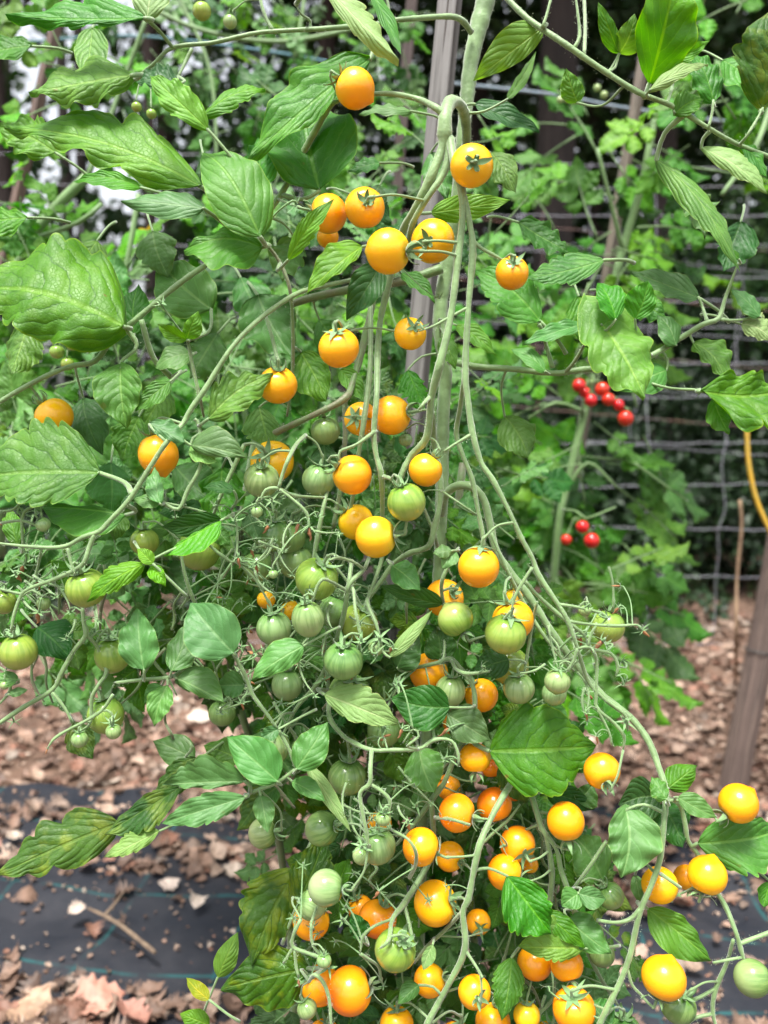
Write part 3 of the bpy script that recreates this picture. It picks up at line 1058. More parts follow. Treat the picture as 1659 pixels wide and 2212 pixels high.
# ================================================================== WOODLAND
def bulk_quads(name, C, D, Nn, S, W, mat, parent=None):
    # leaf-sized folded quads, numpy arrays
    n = len(C)
    D = D / np.linalg.norm(D, axis=1, keepdims=True)
    B = np.cross(Nn, D); B /= (np.linalg.norm(B, axis=1, keepdims=True) + 1e-9)
    N2 = np.cross(D, B)
    V = np.empty((n, 6, 3), dtype=np.float32)
    s = S[:, None]; w = W[:, None]
    V[:, 0] = C - D * s * .5
    V[:, 1] = C - D * s * .12 + B * w * .5 + N2 * w * .15
    V[:, 2] = C + D * s * .22 + B * w * .42 + N2 * w * .12
    V[:, 3] = C + D * s * .5
    V[:, 4] = C + D * s * .22 - B * w * .42 + N2 * w * .12
    V[:, 5] = C - D * s * .12 - B * w * .5 + N2 * w * .15
    base = (np.arange(n) * 6)[:, None]
    tri = np.array([[0, 1, 2, 3], [0, 3, 4, 5]])
    Fi = (base[:, :, None] + tri[None]).reshape(-1)
    me = bpy.data.meshes.new(name)
    me.vertices.add(n * 6); me.vertices.foreach_set('co', V.ravel())
    me.loops.add(n * 8); me.loops.foreach_set('vertex_index', Fi.astype(np.int32))
    me.polygons.add(n * 2)
    me.polygons.foreach_set('loop_start', np.arange(0, n * 8, 4, dtype=np.int32))
    me.materials.append(mat)
    t = npr.rand(n)
    a = me.color_attributes.new('tint', 'FLOAT_COLOR', 'POINT')
    cc = np.ones((n, 6, 4), dtype=np.float32); cc[:, :, 0] = t[:, None]; cc[:, :, 1] = npr.rand(n)[:, None]
    a.data.foreach_set('color', cc.ravel())
    me.update(calc_edges=True)
    o = bpy.data.objects.new(name, me)
    col.objects.link(o)
    if parent is not None:
        o.parent = parent
        o.matrix_parent_inverse = Matrix.Translation(-Vector(WLOC[parent.name]))
    return o

def far_leaf(name, c1, c2, trans=.25, rough=.5):
    m, N, L = newmat(name)
    at = N.new('ShaderNodeAttribute'); at.attribute_name = 'tint'
    sp = N.new('ShaderNodeSeparateXYZ'); L.new(at.outputs['Vector'], sp.inputs[0])
    c = mixc(N, L, sp.outputs[0], c1, c2)
    p = N.new('ShaderNodeBsdfPrincipled')
    L.new(c, p.inputs['Base Color']); p.inputs['Roughness'].default_value = rough
    tr = N.new('ShaderNodeBsdfTranslucent'); L.new(mixc(N, L, 1.0, c, (1.4, 1.5, .6), 'MULTIPLY'), tr.inputs['Color'])
    mx = N.new('ShaderNodeMixShader'); mx.inputs[0].default_value = trans
    L.new(p.outputs[0], mx.inputs[1]); L.new(tr.outputs[0], mx.inputs[2])
    o = N.new('ShaderNodeOutputMaterial'); L.new(mx.outputs[0], o.inputs['Surface'])
    return m
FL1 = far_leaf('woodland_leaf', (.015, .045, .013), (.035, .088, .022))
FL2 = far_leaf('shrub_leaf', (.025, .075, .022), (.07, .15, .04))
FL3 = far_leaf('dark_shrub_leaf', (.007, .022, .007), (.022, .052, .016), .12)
BARK = plain_mat('tree_bark', (.035, .027, .024), (.07, .055, .050), 14, .95, 0, .8, 40, stretch=(1, 1, .25))
BARK2 = plain_mat('dark_bark', (.014, .011, .010), (.035, .027, .024), 14, .95, 0, .8, 40, stretch=(1, 1, .25))

def cloud(n, cx, cy, cz, rx, ry, rz, size, lump=.45, flat=.5, seed=0):
    q = np.random.RandomState(seed)
    u = q.normal(size=(n, 3)); u /= np.linalg.norm(u, axis=1, keepdims=True)
    k = q.randint(0, 26, n)
    cc = q.normal(size=(26, 3)); cc /= np.linalg.norm(cc, axis=1, keepdims=True); cc *= q.uniform(.25, 1, (26, 1)) ** .6
    rr = q.uniform(0, 1, (n, 1)) ** .45
    P = cc[k] * (1 - lump * .4) + u * rr * lump * .85
    C = P * np.array([rx, ry, rz]) + np.array([cx, cy, cz])
    D = q.normal(size=(n, 3)); D[:, 2] -= .3
    Nn = q.normal(size=(n, 3)) * (1 - flat); Nn[:, 2] += flat * 1.2
    S = size * q.uniform(.6, 1.3, n); W = S * q.uniform(.4, .6, n)
    keep = C[:, 2] > .02
    return C[keep], D[keep], Nn[keep], S[keep], W[keep]

def tree(name, x, y, rad, h, lean, crown, nleaf, label, mat=BARK, fmat=FL1, size=.10, cat='tree', crown_z=None, group=None):
    root = root_empty(name, (x, y, 0))
    tag(root, label, cat, group)
    pts = [(Vector((x, y, -.03)), rad * 1.35), (Vector((x + lean * .04, y, h * .06)), rad * 1.05), (Vector((x + lean * .4, y, h * .4)), rad * .9), (Vector((x + lean, y + .05, h)), rad * .5)]
    V, F, _ = tube_geo(pts, 14, .12, .05)
    mesh_obj('trunk', V, F, mat, root)
    cz = crown_z if crown_z is not None else h * .8
    for i in range(5):
        a = rnd.uniform(0, 6.28); z0 = h * rnd.uniform(.45, .85)
        b = Vector((x + lean * z0 / h, y, z0))
        e = b + Vector((math.cos(a) * crown[0] * .7, math.sin(a) * crown[1] * .7, crown[2] * rnd.uniform(.2, .8)))
        V, F, _ = tube_geo([(b, rad * .35), ((b + e) / 2 + Vector((0, 0, .1)), rad * .22), (e, rad * .08)], 7, .15, .05)
        mesh_obj('limb', V, F, mat, root)
    C = cloud(nleaf, x + lean, y, cz, *crown, size, seed=int(abs(x * 100) + y * 10))
    bulk_quads('crown', *C, fmat, root)
    return root

def px_x(px, Y):
    return (px - CX) / FP * Y * 1.0
# low dark undergrowth right behind the fence, then shrubs, then trees
shrubs = [
    # px, Y, z, rx, ry, rz, n, size, mat, label
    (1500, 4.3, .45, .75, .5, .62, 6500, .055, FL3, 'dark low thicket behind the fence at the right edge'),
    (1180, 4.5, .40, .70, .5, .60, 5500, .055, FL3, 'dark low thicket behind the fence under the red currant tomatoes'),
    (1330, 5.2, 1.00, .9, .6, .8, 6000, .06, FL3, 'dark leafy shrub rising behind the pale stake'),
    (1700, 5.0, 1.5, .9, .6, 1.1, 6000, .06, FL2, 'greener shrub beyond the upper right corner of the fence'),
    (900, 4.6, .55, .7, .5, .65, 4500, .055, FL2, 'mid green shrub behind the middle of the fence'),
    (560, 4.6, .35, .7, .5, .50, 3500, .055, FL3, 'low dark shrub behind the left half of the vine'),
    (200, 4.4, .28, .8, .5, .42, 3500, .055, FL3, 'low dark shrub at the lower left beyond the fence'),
    (-60, 5.0, .50, .7, .5, .60, 2600, .06, FL2, 'light green shrub at the far left edge'),
    (560, 5.6, 1.9, .8, .6, .8, 3600, .06, FL1, 'feathery shrub in the gap between the top branch and the leaves'),
]
for (px, Y, z, rx, ry, rz, n, size, fm, lb) in shrubs:
    root = root_empty('shrub', (px_x(px, Y), Y, 0))
    tag(root, lb, 'shrub')
    X = px_x(px, Y)
    bulk_quads('foliage', *cloud(n, X, Y, z, rx, ry, rz, size, seed=px + 200), fm, root)
    for k in range(4):
        a = rnd.uniform(-.5, .5) * rx
        V, F, _ = tube_geo([(Vector((X + a * .3, Y, -.02)), .012), (Vector((X + a, Y + rnd.uniform(-.1, .1), z * .6)), .009), (Vector((X + a * 1.6, Y, z + rz * .5)), .004)], 6, .1, .1)
        mesh_obj('branch', V, F, BARK2, root)

tree('tree', px_x(1178, 4.9), 4.9, .115, 7.5, .05, (2.0, 1.2, 1.6), 7000, 'big dark trunked tree behind the fence right of the main tomato stem', BARK2, FL3, .09, crown_z=5.2)
tree('tree', px_x(330, 5.4), 5.4, .040, 6.0, .12, (1.0, .8, 1.3), 4000, 'slim purplish trunk showing between leaves on the left', BARK, FL1, .08, crown_z=4.6)
tree('tree', px_x(55, 6.2), 6.2, .06, 6.5, -.1, (1.2, .8, 1.3), 3500, 'slim tree near the bright sky gap at the left edge', BARK, FL1, .08, crown_z=5.2)
tree('tree', px_x(700, 6.4), 6.4, .07, 7.0, .1, (1.5, .9, 1.6), 6000, 'tree trunk glimpsed above the middle of the vine', BARK, FL1, .085, crown_z=4.8)
tree('tree', px_x(1420, 6.0), 6.0, .08, 7.0, -.1, (1.6, 1.0, 1.8), 8000, 'tree behind the upper right leaves', BARK, FL1, .085, crown_z=4.2)
tree('tree', px_x(1010, 7.0), 7.0, .09, 8.0, .1, (1.7, 1.0, 1.7), 8000, 'tall tree behind the top of the grey stake', BARK2, FL1, .09, crown_z=4.6)
tree('tree', px_x(1720, 7.2), 7.2, .10, 8.0, .1, (1.8, 1.1, 2.0), 8000, 'tall tree at the far right beyond the fence', BARK2, FL1, .09, crown_z=4.6)

# the wood that closes the view, thinner towards the left where the sky comes through
def wood_wall(seed, n, Y0, Y1, x0, x1, z1, fm, size, left_gap):
    q = np.random.RandomState(seed)
    C = np.stack([q.uniform(x0, x1, n), q.uniform(Y0, Y1, n), z1 * q.uniform(0, 1, n)], 1)
    # clumping and gaps in world space
    f = (np.sin(C[:, 0] * 3.1 + 1.7 * np.sin(C[:, 2] * 2.3)) + np.sin(C[:, 2] * 4.1 + 2.1 * np.sin(C[:, 0] * 1.9 + seed)) + .8 * np.sin(C[:, 0] * 9 + C[:, 2] * 7)) / 2.8
    leftness = np.clip((-C[:, 0] - .2) / 2.6, 0, 1) * np.clip((6.5 + C[:, 0]) / 1.5, 0, 1)
    thr = -1.1 + left_gap * leftness + .35 * np.clip((C[:, 2] - 2.2) / 2.5, 0, 1)
    keep = f > thr + q.uniform(-.25, .25, n)
    # bright opening at the left
    hole = ((C[:, 0] + 3.45) / .42) ** 2 + ((C[:, 2] - 2.55) / .5) ** 2
    keep &= ~((hole < 1) & (q.uniform(0, 1, n) < .93))
    C = C[keep]; m = len(C)
    D = q.normal(size=(m, 3)); D[:, 2] -= .4
    Nn = q.normal(size=(m, 3)) * .6; Nn[:, 2] += .6
    S = size * q.uniform(.6, 1.4, m)
    return C, D, Nn, S, S * q.uniform(.45, .65, m)
w1 = bulk_quads('woodland', *wood_wall(3, 105000, 7.2, 9.5, -12, 12.5, 6.5, FL1, .13, 1.12), FL1)
tag(w1, 'dense green woodland that closes the view behind the garden', 'woodland', kind='stuff')
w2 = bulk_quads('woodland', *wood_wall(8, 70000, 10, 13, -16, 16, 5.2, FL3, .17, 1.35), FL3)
tag(w2, 'darker depth of the wood seen through the gaps of the nearer trees', 'woodland', kind='stuff')
qq = np.random.RandomState(44)
n = 26000
C = np.stack([qq.uniform(-4.2, 4.6, n), 3.32 + 1.3 * qq.uniform(0, 1, n) ** 1.3, qq.uniform(0, 1, n) ** 1.5 * .75], 1)
C = C[(C[:, 2] < .30 + .28 * np.sin(C[:, 0] * 2.3 + 1) + .16 * np.sin(C[:, 0] * 7) + (C[:, 1] - 3.3) * .35)]
m = len(C)
D = qq.normal(size=(m, 3)); Nn = qq.normal(size=(m, 3)) * .6; Nn[:, 2] += .6
S = .050 * qq.uniform(.5, 1.4, m)
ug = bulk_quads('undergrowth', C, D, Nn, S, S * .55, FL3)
tag(ug, 'dark tangled undergrowth along the foot of the fence', 'undergrowth', kind='stuff')
n = 9000
C = np.stack([qq.uniform(-6, 6.5, n), qq.uniform(2.9, 8.0, n), qq.uniform(4.6, 6.4, n)], 1)
D = qq.normal(size=(n, 3)); Nn = qq.normal(size=(n, 3)) * .4; Nn[:, 2] += .8
S = .22 * qq.uniform(.6, 1.3, n)
cn = bulk_quads('shading_canopy', C, D, Nn, S, S * .6, FL1)  # leaf layer added above the view to keep sky light off the background
tag(cn, 'unseen canopy added above the fence to darken the wood behind', 'canopy', kind='stuff')
for k in range(22):
    X = rnd.uniform(-5, 6) if k < 14 else rnd.choice([-1, 1]) * rnd.uniform(5.5, 11); Y = rnd.uniform(7.4, 11)
    root = root_empty('tree', (X, Y, 0))
    tag(root, 'slim dark trunk deep in the wood behind the garden', 'tree', 'trunks deep in the wood')
    V, F, _ = tube_geo([(Vector((X, Y, -.03)), .09), (Vector((X + .1, Y, 2)), .07), (Vector((X + rnd.uniform(-.3, .4), Y, 7)), .05)], 10, .3, .05)
    mesh_obj('trunk', V, F, BARK2 if k % 2 else BARK, root)

# ================================================================== compound leaves for plants that stand farther back
TEMPL = {}
def compound_template(matk, v, stemk='bgstem'):
    key = (matk, v)
    if key in TEMPL: return TEMPL[key]
    r = random.Random(v * 31 + 7)
    V, F, UV, MI = [], [], [], []
    ev = r.uniform(-.12, .12)
    def mid(t): return Vector((t, ev * math.sin(t * 3), -.10 * t * t))
    V, F, _ = tube_geo([(mid(0), .012), (mid(.35), .010), (mid(.75), .007)], 5, .12)
    UV = [(0, 0)] * len(V); MI = [1] * len(F)
    fl = [(mid(.68), Vector((1, r.uniform(-.2, .2), -.15)), .42, .17)]
    npair = r.choice([2, 2, 3])
    for i in range(npair):
        t = .64 - i * .19 + r.uniform(-.03, .03)
        for s in (-1, 1):
            L_ = r.uniform(.26, .38) * (1 - .12 * i)
            fl.append((mid(t) + Vector((0, s * .02, 0)), Vector((r.uniform(.25, .7), s, r.uniform(-.35, .25))), L_, L_ * r.uniform(.30, .42)))
    for (b, d, L_, w) in fl:
        d.normalize()
        sd = Vector((0, 0, 1)).cross(d).normalized()
        nrm = d.cross(sd).normalized()
        fo = r.uniform(-.3, .35)
        n0 = len(F)
        leaf_geo(b, b + d * L_, sd * w + nrm * fo * w, -sd * w + nrm * fo * w, nrm, r.choice(['o', 's', 'l', 's']), r.randrange(999), r.uniform(-.7, .1), r.uniform(0, .45), nu=20, nv=3, V=V, F=F, UV=UV)
        MI += [0] * (len(F) - n0)
    me = bpy.data.meshes.new('leaf')
    me.from_pydata([tuple(p) for p in V], [], F)
    me.materials.append(M[matk]); me.materials.append(M[stemk])
    ul = me.uv_layers.new(name='UVMap')
    li = np.zeros(len(me.loops), dtype=np.int32); me.loops.foreach_get('vertex_index', li)
    ul.data.foreach_set('uv', np.asarray(UV, dtype=np.float32)[li].ravel())
    me.polygons.foreach_set('material_index', np.asarray(MI, dtype=np.int32))
    me.polygons.foreach_set('use_smooth', [True] * len(F))
    me.update()
    TEMPL[key] = me
    return me

def place_compound(parent, pos, ang, size, matk, up=.55, cam_=.5, jit=.4, r=rnd):
    # ang: direction on the picture (0 right, 90 down)
    a = math.radians(ang)
    X = (RIGHT * math.cos(a) - UP * math.sin(a) + FWD * r.uniform(-jit, jit)).normalized()
    Z = (Vector((0, 0, 1)) * up - FWD * cam_ + Vector((r.uniform(-jit, jit), r.uniform(-jit, jit), r.uniform(-jit, jit)))).normalized()
    Z = (Z - X * Z.dot(X)).normalized()
    Y = Z.cross(X)
    o = bpy.data.objects.new('leaf', compound_template(matk, r.randrange(6)))
    col.objects.link(o)
    o.parent = parent
    o.matrix_parent_inverse = Matrix.Translation(-Vector(WLOC[parent.name]))
    mt = Matrix((( X.x, Y.x, Z.x, 0), (X.y, Y.y, Z.y, 0), (X.z, Y.z, Z.z, 0), (0, 0, 0, 1)))
    o.matrix_basis = Matrix.Translation(pos) @ mt @ Matrix.Scale(size, 4)
    return o

def bg_plant(label, stems, leaves, mats, seed, root_at):
    # stems: lists of (x, y, r_px, d) ; leaves: (x, y, ang, size_px, d)
    r = random.Random(seed)
    root = root_empty('tomato_plant', root_at)
    tag(root, label, 'tomato plant')
    for st in stems:
        P = [(PW(x, y, d), rr * d / FP) for (x, y, rr, d) in st]
        V, F, _ = tube_geo(P, 9, .02, .05)
        mesh_obj('stem', V, F, M['bgstem'], root)
    for (x, y, ang, sz, d) in leaves:
        place_compound(root, PW(x, y, d), ang + r.uniform(-12, 12), sz * d / FP, r.choice(mats), r=r)
    return root

# red currant tomato plant against the fence on the right
D1 = 1.45
g0 = PW(1205, 1150, D1); gr = Vector((g0.x, g0.y + .1, 0))
L1 = []
rr1 = random.Random(4)
for (x, y, a) in ((1180, 870, 160), (1215, 860, 200), (1130, 905, 140), (1140, 985, 180), (1195, 985, 100), (1250, 985, 10), (1230, 1040, 95), (1310, 1000, 20), (1330, 1050, 50), (1260, 1080, 70), (1170, 960, 220),
                  (1390, 940, 60), (1370, 1000, 20), (1180, 1180, 200), (1200, 1250, 60), (1260, 1260, 20), (1330, 1270, 15), (1230, 1300, 100), (1310, 1300, 40), (1170, 1230, 150), (1100, 1180, 190),
                  (1200, 790, 200), (1260, 760, 160), (1150, 700, 180), (1200, 690, 340), (1270, 710, 20), (1280, 560, 20), (1320, 540, 350), (1370, 520, 10), (1230, 530, 190), (1200, 500, 230),
                  (1320, 500, 150), (1290, 330, 250), (1270, 250, 240), (1250, 290, 150), (1305, 310, 30), (1340, 360, 60), (1230, 270, 180), (1330, 430, 200), (1340, 330, 20), (1390, 300, 20), (1420, 560, 20),
                  (1280, 640, 200), (1240, 620, 160), (1340, 600, 20), (1100, 1010, 170), (1080, 860, 200), (1120, 1110, 210), (1350, 1180, 30), (1200, 1090, 200), (1440, 350, 60), (1480, 360, 20), (1280, 1370, 70), (1230, 1380, 110), (1330, 1390, 40)):
    L1.append((x, y, a, rr1.uniform(150, 230), D1 + rr1.uniform(-.06, .15)))
for k in range(30):
    y = rr1.choice([rr1.uniform(480, 760), rr1.uniform(860, 1100), rr1.uniform(1100, 1420), rr1.uniform(1150, 1400)])
    x = 1392 - (y - 130) * .155 + rr1.gauss(15, 62)
    if y < 930 and x > 1245 and y > 800: continue
    L1.append((x, y, rr1.uniform(0, 360), rr1.uniform(140, 220), D1 - .05 + rr1.uniform(-.05, .10)))
for k in range(22):
    y = rr1.uniform(560, 790) if k % 4 == 0 else rr1.uniform(930, 1480)
    L1.append((1392 - (y - 130) * .168 + rr1.uniform(-40, 30), y - 30, rr1.uniform(10, 170), rr1.uniform(120, 190), rr1.uniform(1.28, 1.36)))
def near_fruit(x, y, a, sz):
    cx_, cy_ = x + math.cos(math.radians(a)) * sz * .5, y + math.sin(math.radians(a)) * sz * .5
    return (1225 - sz * .45 < cx_ < 1385 + sz * .45 and 800 - sz * .4 < cy_ < 930 + sz * .4) or (1205 - sz * .4 < cx_ < 1305 + sz * .4 and 1110 - sz * .4 < cy_ < 1190 + sz * .4)
L1 = [(x, y, a, sz, (max(d, 1.50) if near_fruit(x, y, a, sz) else d)) for (x, y, a, sz, d) in L1]
red = bg_plant('neighbouring tomato plant with tiny red fruit climbing the stake on the right', [
    [(1420, 230, 7, 1.40), (1385, 400, 8, 1.40), (1345, 540, 9, 1.42), (1300, 720, 9, 1.43), (1260, 900, 9, 1.45), (1222, 1060, 8, 1.45), (1205, 1150, 8, 1.45), (1190, 1400, 8, 1.50), (1185, 1700, 9, 1.60)],
    [(1222, 1060, 5, 1.45), (1270, 1000, 4, 1.44), (1330, 1050, 3, 1.44)], [(1262, 890, 5, 1.44), (1200, 870, 4, 1.42), (1140, 905, 3, 1.42)],
    [(1300, 720, 4, 1.43), (1350, 780, 3, 1.42), (1375, 880, 3, 1.42)], [(1345, 540, 5, 1.40), (1310, 400, 4, 1.36), (1290, 320, 4, 1.35)],
    [(1255, 900, 3, 1.42), (1275, 815, 2.5, 1.37), (1285, 822, 2.5, 1.34), (1312, 845, 2.5, 1.34), (1340, 885, 2, 1.34)], [(1215, 1100, 3, 1.42), (1245, 1105, 2.5, 1.35), (1265, 1120, 2, 1.34), (1330, 1095, 2, 1.36)]],
    L1, ['l', 'g', 'g', 'd'], 4, gr)
STEM_PTS.extend([(x, y, PW(x, y, 1.34), .002) for (x, y) in ((1285, 850), (1300, 800), (1310, 850), (1330, 880), (1265, 1090), (1290, 1100), (1240, 1120))])
for (x, y, r_) in ((1251, 833, 15), (1263, 848, 12), (1276, 865, 14), (1301, 841, 15.5), (1314, 863, 14), (1336, 875, 12.5), (1351, 904, 17), (1258, 1138, 14), (1278, 1168, 17), (1223, 1166, 12)):
    make_tomato(red, x, y, r_, 'R', rnd.uniform(-.5, .5), -1, -.3, D=1.33 + rnd.uniform(-.012, .012))
make_tomato(red, 1275, 825, 9, 'G', 0, -1, 0, D=1.39)
for (x, y) in ((1225, 214), (1240, 218), (1210, 216), (1290, 190), (1305, 205), (1180, 503)):
    make_tomato(red, x, y, 8, 'G', 0, -1, -.2, D=1.40, pedicel=False)

def leaf_field(seed, n, box, dens, d0, d1, s0, s1, ang=(0, 360)):
    r = random.Random(seed)
    out = []
    while len(out) < n:
        x, y = r.uniform(box[0], box[2]), r.uniform(box[1], box[3])
        if not dens(x, y, r): continue
        out.append((x, y, r.uniform(*ang), r.uniform(s0, s1), r.uniform(d0, d1)))
    return out
# tomato plants of the next row, out of focus at the left
EL = lambda cx, cy, rx, ry: (lambda x, y, r: ((x - cx) / rx) ** 2 + ((y - cy) / ry) ** 2 < r.uniform(.5, 1.2))
bg_plant('blurred tomato plant with yellowing leaves at the upper left edge', [
    [(190, 380, 11, 1.15), (110, 460, 11, 1.15), (45, 560, 11, 1.15), (10, 800, 12, 1.2), (0, 1200, 12, 1.3)],
    [(320, 30, 5, 1.2), (250, 220, 5, 1.2), (190, 380, 6, 1.15)], [(220, 440, 5, 1.1), (170, 480, 5, 1.1), (60, 520, 5, 1.15)]],
    leaf_field(21, 60, (-60, -40, 260, 900), lambda x, y, r: (x < 170 or y < 120) and not (x < 130 and 210 < y < 420 and r.random() < .85), 1.05, 1.35, 110, 190), ['l', 'g', 'l', 'g', 'm'], 5, (-.62, 1.3, 0))
bg_plant('fine leaved tomato plant hanging over the wires behind the top branch', [
    [(260, -20, 5, 1.5), (420, 60, 5, 1.5), (600, 90, 5, 1.5), (780, 60, 5, 1.5)], [(380, -20, 4, 1.5), (455, 160, 4, 1.5), (470, 420, 4, 1.5)], [(660, -20, 4, 1.5), (640, 120, 4, 1.5)]],
    leaf_field(22, 95, (240, -30, 960, 360), lambda x, y, r: r.random() < .9, 1.4, 1.75, 60, 120, (20, 160)), ['g', 'b', 'd', 'l'], 6, (-.3, 1.7, 0))
bg_plant('green tomato plant behind the left middle of the vine', [
    [(300, 420, 6, 1.1), (270, 600, 6, 1.1), (240, 800, 7, 1.15), (230, 1100, 8, 1.2)], [(430, 700, 5, 1.0), (520, 860, 6, 1.0), (560, 1100, 6, 1.05)]],
    leaf_field(23, 105, (-20, 540, 660, 1130), lambda x, y, r: not (x < 100 and y < 860), .85, 1.2, 130, 220), ['g', 'd', 'b', 'g'], 7, (-.35, 1.1, 0))
bg_plant('tomato foliage in the shade behind the central trusses', [
    [(640, 300, 6, 1.1), (700, 500, 6, 1.1), (720, 800, 7, 1.1), (730, 1200, 7, 1.1)]],
    leaf_field(24, 140, (500, 240, 1150, 1120), lambda x, y, r: x < 1090 and r.random() < (.35 if y < 480 and x < 900 else .9), .88, 1.2, 110, 190), ['g', 'd', 'b', 'l'], 8, (-.05, 1.1, 0))
bg_plant('tomato plant of the next row at the upper right edge', [
    [(1700, 100, 7, 1.2), (1640, 300, 6, 1.15), (1560, 420, 5, 1.1)]],
    leaf_field(25, 22, (1450, -30, 1720, 330), lambda x, y, r: True, 1.0, 1.5, 120, 200), ['g', 'l', 'b'], 9, (.75, 1.25, 0))
fl = root_empty('tomato_flower', PW(320, 500, 1.2))
tag(fl, 'blurred yellow tomato blossom at the upper left', 'flower')
for k in range(5):
    a = k * 1.256
    b = PW(320, 503, 1.2)
    d = (RIGHT * math.cos(a) + UP * math.sin(a) * .6 - FWD * .4).normalized()
    V, F, UV = leaf_geo(b, b + d * .014, (UP * math.cos(a) - RIGHT * math.sin(a)) * .0035, -(UP * math.cos(a) - RIGHT * math.sin(a)) * .0035, -FWD, 'o', k, nu=6, nv=2)
    mesh_obj('petal', V, F, M['flower'], fl, uvs=UV)

# ================================================================== THE MAIN PLANT
plant = root_empty('tomato_plant', (.05, .80, 0))
tag(plant, 'tall tomato vine in front, hung with trusses of ripe orange and unripe green cherry tomatoes', 'tomato plant')

